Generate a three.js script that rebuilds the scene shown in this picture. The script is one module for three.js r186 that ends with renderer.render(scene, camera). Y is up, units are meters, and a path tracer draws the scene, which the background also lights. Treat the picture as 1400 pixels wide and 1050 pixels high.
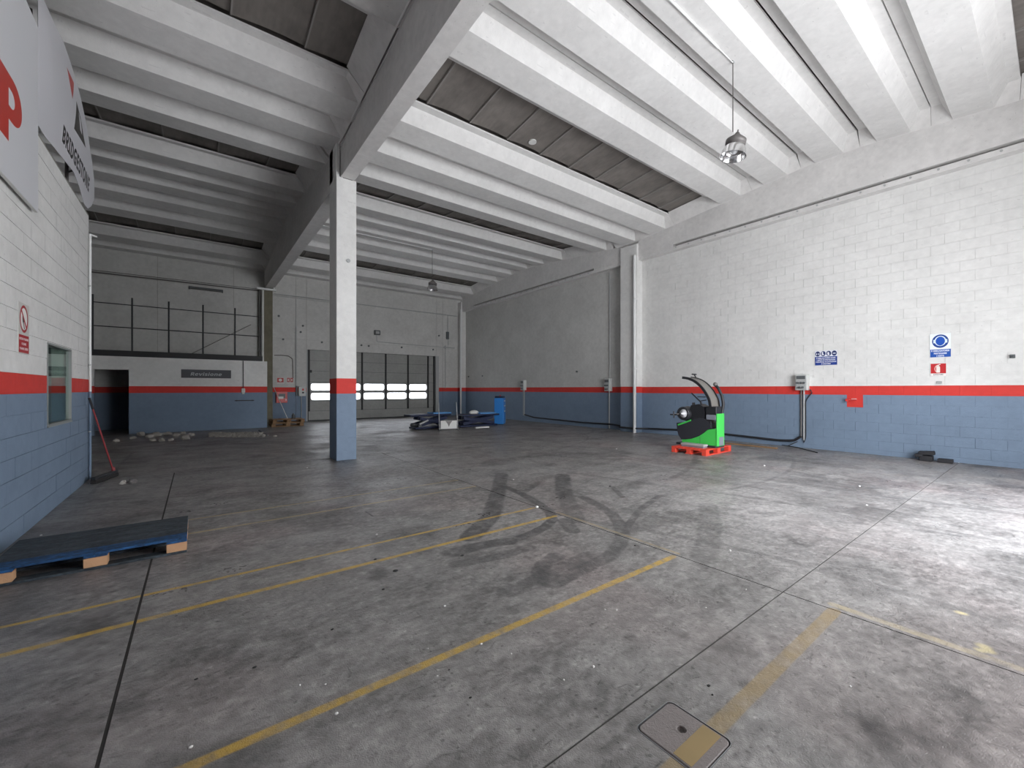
import * as THREE from 'three';
import { RoundedBoxGeometry } from 'three/addons/geometries/RoundedBoxGeometry.js';
import { mergeGeometries } from 'three/addons/utils/BufferGeometryUtils.js';
import { RectAreaLightUniformsLib } from 'three/addons/lights/RectAreaLightUniformsLib.js';

// ------------------------------------------------------------------ camera, sky, light, exposure
const scene = new THREE.Scene();
const FPX = 568, YAW = 0.6496, HORIZON = 532, EYE = 1.5;            // focal length and horizon in pixels of the 1400 x 1050 frame
const camera = new THREE.PerspectiveCamera(2 * Math.atan(525 / FPX) * 180 / Math.PI, 1400 / 1050, 0.05, 200);
camera.position.set(0, EYE, 0);
camera.rotation.set(0, -YAW, 0);
camera.setViewOffset(1400, 1050, 0, 525 - HORIZON, 1400, 1050);
scene.add(camera);

scene.background = new THREE.Color().setRGB(5.6, 5.75, 6.0);          // bright overcast day outside

const OPEN = { x0: 4.0, x1: 8.9, y1: 4.6, z: 1.9 };                 // the open vehicle entrance behind the photographer
RectAreaLightUniformsLib.init();
const day = new THREE.RectAreaLight(new THREE.Color().setRGB(0.975, 0.985, 1.01), 7.4, OPEN.x1 - OPEN.x0, OPEN.y1);
day.name = 'entrance_daylight';
day.position.set((OPEN.x0 + OPEN.x1) / 2, OPEN.y1 / 2, OPEN.z - 0.02);
day.lookAt(day.position.x, day.position.y, -10);
scene.add(day);

const sun = new THREE.DirectionalLight(new THREE.Color().setRGB(0.92, 0.975, 1.08), 9.0);   // bright hazy sky around the veiled sun, wide and soft
sun.name = 'veiled_sun';
sun.target.position.set(7.6, 0, -0.2);
sun.position.set(7.6 - 7, 22, -0.2 + 18);
sun.castShadow = true; sun.shadow.radius = 80; sun.shadow.mapSize.set(2048, 2048);
Object.assign(sun.shadow.camera, { left: -16, right: 16, top: 16, bottom: -16, near: 1, far: 70 });
scene.add(sun, sun.target);

const renderer = new THREE.WebGLRenderer();
renderer.toneMapping = THREE.LinearToneMapping;
renderer.toneMappingExposure = 1.0;
renderer.shadowMap.enabled = true;

// ------------------------------------------------------------------ helpers
let seed = 7;
const rnd = () => { seed = (seed + 0x6d2b79f5) | 0; let t = Math.imul(seed ^ (seed >>> 15), 1 | seed); t = (t + Math.imul(t ^ (t >>> 7), 61 | t)) ^ t; return ((t ^ (t >>> 14)) >>> 0) / 4294967296; };
const rr = (a, b) => a + (b - a) * rnd();
const lerp = (a, b, t) => a + (b - a) * t, clamp = (x, a = 0, b = 1) => Math.min(b, Math.max(a, x));
const SY = Math.sin(YAW), CY = Math.cos(YAW);
const ray = (px, py) => { const l = (px - 700) / FPX; return [SY + CY * l, -(py - HORIZON) / FPX, -CY + SY * l]; };
const onFloor = (px, py, h = 0) => { const r = ray(px, py), t = (h - EYE) / r[1]; return [r[0] * t, h, r[2] * t]; };
const onX = (px, py, X) => { const r = ray(px, py), t = X / r[0]; return [X, EYE + r[1] * t, r[2] * t]; };
const onZ = (px, py, Z) => { const r = ray(px, py), t = Z / r[2]; return [r[0] * t, EYE + r[1] * t, Z]; };

function metricUV(g) {                                                // uv in metres from position, by the way each face points
  if (g.index) g = g.toNonIndexed();
  const p = g.attributes.position, n = g.attributes.normal, uv = new Float32Array(p.count * 2);
  for (let i = 0; i < p.count; i++) {
    const ax = Math.abs(n.getX(i)), ay = Math.abs(n.getY(i)), az = Math.abs(n.getZ(i));
    const x = p.getX(i), y = p.getY(i), z = p.getZ(i);
    if (ay >= ax && ay >= az) { uv[2 * i] = x; uv[2 * i + 1] = z; } else if (ax >= az) { uv[2 * i] = z; uv[2 * i + 1] = y; } else { uv[2 * i] = x; uv[2 * i + 1] = y; }
  }
  g.setAttribute('uv', new THREE.BufferAttribute(uv, 2));
  return g;
}
const box = (x0, x1, y0, y1, z0, z1) => metricUV(new THREE.BoxGeometry(x1 - x0, y1 - y0, z1 - z0).translate((x0 + x1) / 2, (y0 + y1) / 2, (z0 + z1) / 2));
const cbox = (w, h, d, x = 0, y = 0, z = 0, r = 0.006) => metricUV(new RoundedBoxGeometry(w, h, d, 1, Math.min(r, w / 2.01, h / 2.01, d / 2.01)).translate(x, y, z));
const cyl = (r0, r1, h, n = 16) => new THREE.CylinderGeometry(r0, r1, h, n);
const tube = (pts, r, n = 24, k = 8) => metricUV(new THREE.TubeGeometry(new THREE.CatmullRomCurve3(pts.map((p) => new THREE.Vector3(...p)), false, 'catmullrom', 0.1), n, r, k));
function rod(a, b, r, k = 10) {
  const A = new THREE.Vector3(...a), B = new THREE.Vector3(...b), d = B.clone().sub(A), g = cyl(r, r, d.length(), k);
  g.applyQuaternion(new THREE.Quaternion().setFromUnitVectors(new THREE.Vector3(0, 1, 0), d.clone().normalize())).translate(...A.add(B).multiplyScalar(0.5).toArray());
  return metricUV(g);
}
function extrudeX(poly, x0, x1, holes = []) {                         // polygon of [z, y] points carried along x
  const s = new THREE.Shape(poly.map(([z, y]) => new THREE.Vector2(-z, y)));
  for (const h of holes) s.holes.push(new THREE.Path(h.map(([z, y]) => new THREE.Vector2(-z, y))));
  return metricUV(new THREE.ExtrudeGeometry(s, { depth: x1 - x0, bevelEnabled: false }).rotateY(Math.PI / 2).translate(x0, 0, 0));
}
function extrudeZ(shape, z0, z1, bevel = 0) {
  const g = new THREE.ExtrudeGeometry(shape, { depth: z1 - z0 - 2 * bevel, bevelEnabled: bevel > 0, bevelSize: bevel, bevelThickness: bevel, bevelSegments: 1, curveSegments: 8 });
  return metricUV(g.translate(0, 0, z0 + bevel));
}
function roundRect(x0, x1, y0, y1, r, path = new THREE.Shape()) {
  path.moveTo(x0 + r, y0); path.lineTo(x1 - r, y0); path.absarc(x1 - r, y0 + r, r, -Math.PI / 2, 0); path.lineTo(x1, y1 - r); path.absarc(x1 - r, y1 - r, r, 0, Math.PI / 2);
  path.lineTo(x0 + r, y1); path.absarc(x0 + r, y1 - r, r, Math.PI / 2, Math.PI); path.lineTo(x0, y0 + r); path.absarc(x0 + r, y0 + r, r, Math.PI, Math.PI * 1.5);
  return path;
}
const taken = new Map();
function numbered(name) { const n = taken.get(name) ?? 0; taken.set(name, n + 1); return n ? `${name}_${String(n).padStart(3, '0')}` : name; }
function mesh(name, geo, mat, parent = scene) {
  if (Array.isArray(geo)) geo = geo.length === 1 ? geo[0] : mergeGeometries(geo.map((g) => { g = g.index ? g.toNonIndexed() : g; for (const k of Object.keys(g.attributes)) if (!['position', 'normal', 'uv'].includes(k)) g.deleteAttribute(k); return g; }));
  const m = new THREE.Mesh(geo, mat);
  m.name = parent === scene ? numbered(name) : name;
  m.castShadow = m.receiveShadow = true;
  parent.add(m);
  return m;
}
function tag(o, label, category, group, kind) { o.userData.label = label; o.userData.category = category; if (group) o.userData.group = group; if (kind) o.userData.kind = kind; return o; }
function thing(name, label, category, [x, y, z] = [0, 0, 0], turn = 0, group, kind) {
  const o = new THREE.Group(); o.name = numbered(name); o.position.set(x, y, z); o.rotation.y = turn; scene.add(o);
  return tag(o, label, category, group, kind);
}
function struct(name, label, category) { const o = new THREE.Group(); o.name = numbered(name); scene.add(o); return tag(o, label, category, null, 'structure'); }
function place(o, label, [x, y, z], turn = 0) { const c = o.clone(); c.name = numbered(o.name.replace(/_\d+$/, '')); c.userData = { ...o.userData, label: label ?? o.userData.label }; c.position.set(x, y, z); c.rotation.y = turn; scene.add(c); return c; }

// ------------------------------------------------------------------ noise and textures
const NS = 256, NOISE = [0, 1, 2].map(() => Float32Array.from({ length: NS * NS }, rnd));
function vnoise(k, x, y, period = NS) {                              // smooth value noise, periodic
  const a = NOISE[k]; let ix = Math.floor(x), iy = Math.floor(y); let fx = x - ix, fy = y - iy;
  fx = fx * fx * (3 - 2 * fx); fy = fy * fy * (3 - 2 * fy);
  const w = (v) => { v %= period; return v < 0 ? v + period : v; };
  const x0 = w(ix), x1 = w(ix + 1), y0 = w(iy) * NS, y1 = w(iy + 1) * NS;
  const p = a[y0 + x0], q = a[y0 + x1], r = a[y1 + x0], s = a[y1 + x1];
  return p + (q - p) * fx + (r - p + (p - q - r + s) * fx) * fy;
}
function fbm(k, x, y, period, oct = 4) { let s = 0, a = 0.5, t = 0; for (let i = 0; i < oct; i++) { s += a * vnoise((k + i) % 3, x, y, Math.min(period, NS)); t += a; x *= 2; y *= 2; period *= 2; a *= 0.55; } return s / t; }
function tile(size, metres, fn, srgb = true) {                        // a repeating texture; fn(u, v) gives [r, g, b] linear 0..1
  const d = new Uint8Array(size * size * 4), e = (v) => 255 * clamp(srgb ? (v <= 0.0031308 ? v * 12.92 : 1.055 * Math.pow(v, 1 / 2.4) - 0.055) : v);
  for (let j = 0; j < size; j++) for (let i = 0; i < size; i++) { const c = fn(i / size, j / size), o = (j * size + i) * 4; d[o] = e(c[0]); d[o + 1] = e(c[1]); d[o + 2] = e(c[2]); d[o + 3] = 255; }
  const t = new THREE.DataTexture(d, size, size);
  t.wrapS = t.wrapT = THREE.RepeatWrapping; t.magFilter = THREE.LinearFilter; t.minFilter = THREE.LinearMipmapLinearFilter; t.generateMipmaps = true;
  if (srgb) t.colorSpace = THREE.SRGBColorSpace;
  t.repeat.set(1 / metres, 1 / metres); t.needsUpdate = true;
  return t;
}
const gray = (v, w = 1) => [v, v, v * w];
// old emulsion paint: faint blotches, scuffs and pinholes
const paintTex = tile(768, 5, (u, v) => {
  const a = fbm(0, u * 8, v * 8, 8, 5), b = fbm(1, u * 64, v * 64, 64, 3), c = vnoise(2, u * 200, v * 200, 200), s = vnoise(0, u * 20, v * 120, 120);
  let m = 0.9 + 0.16 * (a - 0.5) + 0.12 * (b - 0.5);
  if (c > 0.965) m -= 0.25 * b;
  if (s > 0.93 && b > 0.55) m -= 0.1;
  return [m, m * 0.995, m * 0.985];
});
const paintBump = tile(512, 0.9, (u, v) => gray(0.5 * fbm(0, u * 24, v * 24, 24, 4) + 0.5 * vnoise(1, u * 90, v * 90, 90)), false);
const concreteTex = tile(768, 4, (u, v) => {
  const a = fbm(1, u * 6, v * 6, 6, 5), b = fbm(2, u * 50, v * 50, 50, 3), c = vnoise(0, u * 180, v * 180, 180);
  let m = 0.88 + 0.2 * (a - 0.5) + 0.16 * (b - 0.5);
  if (c > 0.97) m *= 0.72;
  return [m, m * 0.992, m * 0.98];
});
const grainBump = tile(512, 0.5, (u, v) => gray(0.6 * fbm(2, u * 40, v * 40, 40, 3) + 0.4 * vnoise(1, u * 170, v * 170, 170)), false);
const woodTex = tile(512, 1, (u, v) => { const a = fbm(0, u * 4, v * 60, 60, 4), b = vnoise(1, u * 12, v * 180, 180); const m = 0.62 + 0.5 * (a - 0.5) + 0.25 * (b - 0.5); return [m, m * 0.9, m * 0.8]; });
const wornTex = tile(512, 1, (u, v) => { const a = fbm(0, u * 5, v * 30, 30, 4), b = fbm(2, u * 40, v * 90, 90, 2); const w = clamp((a - 0.55) * 9) * b, m = 0.5 + 0.9 * (b - 0.5) + 0.6 * (a - 0.5); return [m + w * 0.45, m + w * 0.4, m + w * 0.35]; });
const sheetTex = tile(512, 2, (u, v) => { const a = fbm(0, u * 5, v * 5, 5, 4), b = fbm(1, u * 40, v * 10, 40, 3); const m = 0.85 + 0.5 * (a - 0.5) + 0.25 * (b - 0.5); return [m, m * 0.97, m * 0.93]; });
const rub = (t, metres) => { const c = t.clone(); c.repeat.set(1 / metres, 1 / metres); c.needsUpdate = true; return c; };

const lin = (r, g, b) => new THREE.Color().setRGB(r, g, b);
const M = {};
const std = (name, color, o = {}) => (M[name] = new THREE.MeshStandardMaterial({ name, color, roughness: 0.8, ...o }));
std('white', lin(0.84, 0.84, 0.83), { map: paintTex, bumpMap: paintBump, bumpScale: 0.0015 });
std('blue', lin(0.2, 0.275, 0.385), { map: paintTex, bumpMap: paintBump, bumpScale: 0.0015, roughness: 0.7 });
std('red', lin(0.72, 0.045, 0.035), { map: paintTex, bumpMap: paintBump, bumpScale: 0.0015, roughness: 0.7 });
std('rib', lin(0.84, 0.835, 0.83), { map: paintTex, bumpMap: paintBump, bumpScale: 0.001, roughness: 0.85 });
std('beam', lin(0.8, 0.79, 0.785), { map: concreteTex, bumpMap: paintBump, bumpScale: 0.001, roughness: 0.85 });
std('panelwall', lin(0.68, 0.68, 0.665), { map: concreteTex, roughness: 0.85, bumpMap: paintBump, bumpScale: 0.001 });
std('sheet', lin(0.23, 0.215, 0.205), { map: sheetTex, roughness: 0.75 });
std('sheetbar', lin(0.27, 0.255, 0.24), { roughness: 0.7 });
std('rawconcrete', lin(0.34, 0.33, 0.29), { map: concreteTex });
std('olive', lin(0.2, 0.19, 0.14), { map: sheetTex });
std('joint', lin(0.05, 0.048, 0.045), { roughness: 0.95 });
std('dark', lin(0.018, 0.018, 0.02), { roughness: 0.6 });
std('black', lin(0.02, 0.021, 0.025), { roughness: 0.45 });
std('charcoal', lin(0.03, 0.032, 0.04), { roughness: 0.5 });
std('steel', lin(0.36, 0.37, 0.38), { roughness: 0.45, metalness: 0.7 });
std('alu', lin(0.8, 0.8, 0.8), { roughness: 0.18, metalness: 1 });
std('castgrey', lin(0.16, 0.15, 0.145), { roughness: 0.5, metalness: 0.3 });
std('pipewhite', lin(0.8, 0.81, 0.8), { roughness: 0.5 });
std('pipegrey', lin(0.42, 0.43, 0.43), { roughness: 0.55 });
std('steelframe', lin(0.3, 0.32, 0.31), { roughness: 0.45, metalness: 0.4 });
std('boxgrey', lin(0.62, 0.64, 0.62), { roughness: 0.5 });
std('boxdark', lin(0.1, 0.11, 0.115), { roughness: 0.5 });
std('green', lin(0.07, 0.62, 0.1), { roughness: 0.4 });
std('hoodgrey', lin(0.2, 0.188, 0.172), { roughness: 0.5 });
std('panelgrey', lin(0.22, 0.24, 0.28), { roughness: 0.5 });
std('redplastic', lin(0.75, 0.07, 0.04), { roughness: 0.55 });
std('redpaint', lin(0.62, 0.05, 0.045), { roughness: 0.4 });
std('dullred', lin(0.3, 0.045, 0.05), { roughness: 0.5 });
std('blueplastic', lin(0.03, 0.22, 0.62), { roughness: 0.4 });
std('navy', lin(0.012, 0.02, 0.06), { roughness: 0.5 });
std('lightblue', lin(0.1, 0.3, 0.62), { roughness: 0.45 });
std('offwhite', lin(0.72, 0.72, 0.7), { roughness: 0.6 });
std('gate', lin(0.36, 0.365, 0.35), { map: concreteTex, roughness: 0.5 });
std('wood', lin(0.42, 0.28, 0.16), { map: woodTex });
std('endgrain', lin(0.62, 0.36, 0.2), { map: concreteTex, bumpMap: grainBump, bumpScale: 0.004 });
std('blueboard', lin(0.018, 0.1, 0.27), { map: wornTex, roughness: 0.7 });
std('darkboard', lin(0.062, 0.082, 0.1), { map: wornTex, roughness: 0.7 });
std('rubble', lin(0.42, 0.4, 0.37), { map: concreteTex, roughness: 0.95 });
std('chip', lin(0.75, 0.74, 0.72), { roughness: 0.9 });
std('chipdark', lin(0.03, 0.03, 0.03), { roughness: 0.9 });
std('rubberblock', lin(0.02, 0.02, 0.024), { roughness: 0.7 });
std('bristle', lin(0.022, 0.02, 0.02), { roughness: 0.95 });
std('iron', lin(0.24, 0.215, 0.21), { map: concreteTex, roughness: 0.7, bumpMap: grainBump, bumpScale: 0.003 });
std('fadedyellow', lin(0.34, 0.25, 0.12), { map: concreteTex, roughness: 0.8 });
std('clear', lin(0.55, 0.56, 0.58), { roughness: 0.25 });
M.glass = new THREE.MeshPhysicalMaterial({ name: 'glass', color: lin(0.8, 0.9, 0.86), roughness: 0.03, transmission: 1, thickness: 0, ior: 1.5 });
M.pane = new THREE.MeshPhysicalMaterial({ name: 'acrylic', color: lin(0.97, 0.98, 1), roughness: 0.35, transmission: 1, thickness: 0, ior: 1.49 });

// ------------------------------------------------------------------ floor: concrete slabs with saw-cut joints
const ROOM = { x0: -7.6, x1: 12.4, z0: -21.1, z1: 1.9 };
const JX0 = -0.315, JX1 = 3.45, JZ = -1.235, JZ2 = -9.6, GAP = 0.005;
const zones = [[ROOM.x0, ROOM.x1, ROOM.z0 - 0.2, JZ2, 1536, 768], [ROOM.x0, JX0, JZ2, JZ, 896, 896], [JX0, JX1, JZ2, JZ, 1024, 2048], [JX1, ROOM.x1, JZ2, JZ, 1536, 1536],
  [ROOM.x0, JX0, JZ, ROOM.z1 + 3, 256, 256], [JX0, JX1, JZ, ROOM.z1 + 3, 1024, 1024], [JX1, ROOM.x1, JZ, ROOM.z1 + 3, 1024, 1024]]
  .map(([x0, x1, z0, z1, w, h]) => ({ x0, x1, z0, z1, w, h, c: new Float32Array(w * h * 3) }));
for (const q of zones) for (let j = 0; j < q.h; j++) for (let i = 0; i < q.w; i++) {
  const x = lerp(q.x0, q.x1, (i + 0.5) / q.w) + 40, z = lerp(q.z0, q.z1, (j + 0.5) / q.h) + 60;
  const big = fbm(0, x * 0.55, z * 0.7, NS, 3), mid = fbm(1, x * 2.1, z * 3.4, NS, 4), fine = fbm(2, x * 14, z * 20, NS, 3), sp = vnoise(0, x * 31 + 4 * mid, z * 37 + 4 * big), swirl = vnoise(1, x * 1.3 + 2 * mid, z * 5 + 3 * big);
  const wx = x + 0.06 * vnoise(1, x * 9, z * 9), wz = z + 0.06 * vnoise(2, x * 9, z * 9), scuff = vnoise(2, wx * 9 + 3 * mid, wz * 41 + 5 * big), pit = vnoise(1, wx * 24, wz * 63), drag = vnoise(0, wx * 33 + z * 2, wz * 0.8);
  let m = 0.24 + 0.12 * (big - 0.5) + 0.2 * (mid - 0.5) + 0.16 * (fine - 0.5) + 0.08 * (swirl - 0.5) + 0.14 * (vnoise(0, x * 48, z * 60) * vnoise(1, x * 23, z * 29) - 0.25);
  if (scuff > 0.7) m *= 1 - 1.1 * (scuff - 0.7) * fine;
  if (pit > 0.84) m *= 1 - 2.4 * (pit - 0.84);
  m *= 1 + 0.1 * (drag - 0.5) + 0.06 * (vnoise(2, x * 2.1, wz * 57) - 0.5);
  const grime = clamp((mid - 0.56) * 6) * clamp((big - 0.4) * 4); m *= 1 - 0.25 * grime;
  const oil = clamp((fbm(2, x * 0.9 + 11, z * 1.1, NS, 4) - 0.64) * 12); m *= 1 - 0.3 * oil;
  m *= 1 + 0.16 * (sp - 0.5) * fine;
  const o = (j * q.w + i) * 3, red = clamp((fbm(1, x * 0.8, z * 0.8 + 9, NS, 3) - 0.5) * 3);
  q.c[o] = m * (1 + 0.05 * red); q.c[o + 1] = m * (0.965 - 0.03 * red); q.c[o + 2] = m * (0.935 - 0.03 * red);
}
// a painted, rubbed or spilled mark along a polyline on the floor (metres): colour, strength, how broken up it is
function mark(pts, width, color, strength, broken = 0.5, soft = 0.5, grain = 9) {
  for (const q of zones) {
    const sx = q.w / (q.x1 - q.x0), sz = q.h / (q.z1 - q.z0);
    let lo = [1e9, 1e9], hi = [-1e9, -1e9];
    for (const [x, z] of pts) { lo = [Math.min(lo[0], x), Math.min(lo[1], z)]; hi = [Math.max(hi[0], x), Math.max(hi[1], z)]; }
    const i0 = Math.max(0, Math.floor((lo[0] - width - q.x0) * sx)), i1 = Math.min(q.w - 1, Math.ceil((hi[0] + width - q.x0) * sx)), j0 = Math.max(0, Math.floor((lo[1] - width - q.z0) * sz)), j1 = Math.min(q.h - 1, Math.ceil((hi[1] + width - q.z0) * sz));
    if (i1 < i0 || j1 < j0) continue;
    const nw = i1 - i0 + 1, dist = new Float32Array(nw * (j1 - j0 + 1)).fill(1e9);
    for (let k = 0; k === 0 || k + 1 < pts.length; k++) {
      const a = pts[k], b = pts[k + 1] ?? a, ux = b[0] - a[0], uz = b[1] - a[1], L = ux * ux + uz * uz;
      const e0 = Math.max(i0, Math.floor((Math.min(a[0], b[0]) - width - q.x0) * sx)), e1 = Math.min(i1, Math.ceil((Math.max(a[0], b[0]) + width - q.x0) * sx)), f0 = Math.max(j0, Math.floor((Math.min(a[1], b[1]) - width - q.z0) * sz)), f1 = Math.min(j1, Math.ceil((Math.max(a[1], b[1]) + width - q.z0) * sz));
      for (let j = f0; j <= f1; j++) for (let i = e0; i <= e1; i++) {
        const x = q.x0 + (i + 0.5) / sx - a[0], z = q.z0 + (j + 0.5) / sz - a[1], t = L ? clamp((x * ux + z * uz) / L) : 0, dx = x - t * ux, dz = z - t * uz, o = (j - j0) * nw + i - i0, d = dx * dx + dz * dz;
        if (d < dist[o]) dist[o] = d;
      }
    }
    for (let j = j0; j <= j1; j++) for (let i = i0; i <= i1; i++) {
      const d = Math.sqrt(dist[(j - j0) * nw + i - i0]);
      if (d > width) continue;
      const x = q.x0 + (i + 0.5) / sx, z = q.z0 + (j + 0.5) / sz, edge = width / 2 * (1 + 0.5 * soft * (vnoise(1, x * 11 + 70, z * 11 + 70) - 0.5));
      if (d > edge) continue;
      const n = fbm(2, x * grain + 90, z * grain + 90, NS, 4);
      const a = strength * clamp((edge - d) / (edge * soft + 1e-4)) * clamp(1 - broken * 2.6 * clamp(n - 0.42 + broken * 0.05, 0, 1) * 1.6), o = (j * q.w + i) * 3;
      for (let c = 0; c < 3; c++) q.c[o + c] = lerp(q.c[o + c], color[c], a);
    }
  }
}
// pits, flecks and short scratches in the concrete
for (let k = 0; k < 15000; k++) {
  const near = rnd() < 0.75, x = near ? rr(-1.4, 6.5) : rr(-1.4, 12.3), z = near ? rr(-6, 0.6) : rr(-12, 1), q = zones.find((a) => x >= a.x0 && x < a.x1 && z >= a.z0 && z < a.z1);
  if (!q || vnoise(0, x * 1.7 + 40, z * 1.7 + 60) < 0.32 + 0.3 * rnd()) continue;
  const long = rnd() < 0.25, ra = long ? rr(0.012, 0.05) : rr(0.003, 0.012), rb = long ? rr(0.002, 0.004) : ra * rr(0.5, 1), th = rr(-0.5, 0.5) + (rnd() < 0.3 ? 1.2 : 0), c = Math.cos(th), d = Math.sin(th), f = rnd() < 0.82 ? rr(0.45, 0.8) : rr(1.2, 1.6);
  const sx = q.w / (q.x1 - q.x0), sz = q.h / (q.z1 - q.z0), ex = Math.max(ra, 0.6 / sx), ez = Math.max(rb, 0.6 / sz);
  for (let j = Math.max(0, Math.floor((z - ex - q.z0) * sz)); j <= Math.min(q.h - 1, (z + ex - q.z0) * sz); j++) for (let i = Math.max(0, Math.floor((x - ex - q.x0) * sx)); i <= Math.min(q.w - 1, (x + ex - q.x0) * sx); i++) {
    const dx = q.x0 + (i + 0.5) / sx - x, dz = q.z0 + (j + 0.5) / sz - z, u = (dx * c + dz * d) / ex, v = (dz * c - dx * d) / ez, w = clamp(1.4 * (1 - u * u - v * v)), o = (j * q.w + i) * 3;
    if (w > 0) for (let e = 0; e < 3; e++) q.c[o + e] *= lerp(1, f, w);
  }
}
const YEL = [0.58, 0.37, 0.06], TYRE = [0.075, 0.073, 0.073], OIL = [0.035, 0.032, 0.032];
const crop = (list) => list.map(([x, y]) => { const p = onFloor(600 + x / 3.5, 600 + y / 3.5); return [p[0], p[2]]; });
const tyre = (list, w, s) => { mark(crop(list), w, TYRE, Math.min(1, s * 1.4), 0.36, 0.25, 16); };
tyre([[300, 170], [290, 230], [270, 300], [250, 370], [200, 420], [150, 470]], 0.26, 0.6);
tyre([[310, 225], [400, 265], [480, 310], [530, 350], [545, 385], [510, 420], [450, 450], [380, 475]], 0.15, 0.6);
tyre([[590, 175], [600, 265]], 0.3, 0.65); tyre([[610, 280], [640, 350], [660, 390]], 0.26, 0.4);
tyre([[600, 390], [640, 440]], 0.2, 0.45);
tyre([[690, 280], [770, 320], [830, 360], [860, 400], [880, 450], [870, 500], [820, 560], [740, 600], [650, 640], [560, 690], [520, 690], [480, 640], [500, 600], [560, 560]], 0.17, 0.5);
tyre([[720, 560], [640, 600], [560, 620], [450, 690], [330, 730]], 0.2, 0.4);
tyre([[1290, 320], [1300, 400], [1290, 480], [1265, 570]], 0.26, 0.35); tyre([[1060, 270], [960, 340], [900, 420]], 0.1, 0.5);
tyre([[470, 215], [400, 260]], 0.12, 0.5); tyre([[830, 230], [880, 280]], 0.1, 0.5);
tyre([[330, 490], [200, 510], [60, 545]], 0.22, 0.55); tyre([[430, 520], [300, 560], [80, 600]], 0.16, 0.4);
for (let k = 0; k < 22; k++) {                                        // faint sweeping tyre arcs over the far floor
  const cx = rr(3, 11), cz = rr(-16, -5), r = rr(2, 6), a0 = rr(0, 6.28), n = 14, sweep = rr(0.5, 1.3);
  mark(Array.from({ length: n }, (_, i) => { const a = a0 + sweep * i / n; return [clamp(cx + r * 1.5 * Math.cos(a), -1.2, 12.2), clamp(cz + r * Math.sin(a), -20.5, -1.4)]; }), rr(0.06, 0.18), TYRE, rr(0.2, 0.55), 0.5, 0.5, 7);
}
for (let k = 0; k < 46; k++) {                                        // wheel tracks and drag scratches running in from the entrance
  const a = rr(4, 11.5), b = a - rr(-0.4, 2.2), bend = rr(-0.6, 0.6), z0 = rr(-2, 1.8), z1 = z0 - rr(3, 10), pale = rnd() < 0.3;
  mark(Array.from({ length: 12 }, (_, i) => { const t = i / 11; return [clamp(lerp(a, b, t) + bend * Math.sin(Math.PI * t), 3.5, 12.2), lerp(z0, z1, t)]; }), pale ? rr(0.012, 0.03) : rr(0.02, 0.16), pale ? [0.42, 0.41, 0.4] : TYRE, pale ? rr(0.25, 0.6) : rr(0.12, 0.4), 0.5, 0.4, 9);
}
for (const [px, py, w, s] of [[522, 782, 0.2, 0.75], [512, 790, 0.16, 0.6], [1215, 1000, 0.3, 0.6], [1250, 1015, 0.36, 0.65], [1175, 985, 0.18, 0.5], [1160, 1010, 0.12, 0.5], [860, 872, 0.12, 0.55], [935, 870, 0.14, 0.5], [1020, 890, 0.4, 0.3], [870, 900, 0.16, 0.25], [330, 905, 0.5, 0.3], [460, 740, 0.2, 0.3], [170, 640, 0.6, 0.35], [200, 628, 0.7, 0.35], [260, 900, 0.22, 0.25], [720, 1020, 0.22, 0.3], [1040, 935, 0.2, 0.3], [440, 900, 0.2, 0.28], [110, 860, 0.3, 0.3], [380, 870, 0.22, 0.35], [560, 970, 0.18, 0.25]])
  { const p = onFloor(px, py); for (let k = 0; k < 4; k++) mark([[p[0] + rr(-0.3, 0.3) * w, p[2] + rr(-0.3, 0.3) * w]], w * rr(0.5, 1), OIL, s * 0.6, 0.4, 0.9, 8); }
mark([[-1.4, -2.09], [3.4, -2.09]], 0.066, YEL, 0.8, 0.34, 0.35, 20);
mark([[-1.4, -3.6], [3.38, -3.6]], 0.062, YEL, 0.85, 0.32, 0.35, 20);
mark([[-1.4, -4.03], [3.42, -4.01]], 0.048, YEL, 0.85, 0.32, 0.35, 20);
mark([[-0.2, -5.46], [3.42, -5.45]], 0.05, [0.5, 0.38, 0.16], 0.65, 0.3, 0.3);
mark([[-0.2, -6.04], [3.42, -6.0]], 0.05, [0.5, 0.38, 0.16], 0.7, 0.3, 0.3);
mark([[0.3, -0.92], [3.44, -0.92]], 0.085, [0.34, 0.25, 0.12], 0.7, 0.25, 0.2);
mark([[3.53, -0.95], [3.5, 0.9]], 0.075, [0.52, 0.43, 0.26], 0.55, 0.4, 0.3);
mark([[3.5, -2.1], [3.5, -3.7]], 0.04, [0.45, 0.33, 0.14], 0.5, 0.4, 0.3);
for (const [px, py, w] of [[1312, 837.5, 0.07], [1318, 839, 0.06], [1345, 884, 0.09], [1352, 890, 0.08], [1340, 889, 0.07]]) { const p = onFloor(px, py); mark([[p[0], p[2]]], w, [0.55, 0.47, 0.25], 0.6, 0.3, 0.6, 14); }
{ const r = [[500, 699.5], [510, 706], [540, 702.5], [535, 697.5], [500, 699.5]].map(([px, py]) => { const p = onFloor(px, py); return [p[0], p[2]]; }); for (let i = 0; i < 4; i++) mark([r[i], r[i + 1]], i ? 0.012 : 0.022, [0.03, 0.03, 0.03], i ? 0.5 : 0.9, 0.3, 0.4, 14); }
const toSRGB = (v) => (v <= 0.0031308 ? v * 12.92 : 1.055 * Math.pow(v, 1 / 2.4) - 0.055);
const roughTile = tile(512, 2.5, (u, v) => gray(0.5 + 0.5 * (fbm(1, u * 6, v * 6, 6, 4) - 0.5) + 0.15 * (vnoise(2, u * 120, v * 120, 120) - 0.5)), false);
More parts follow.
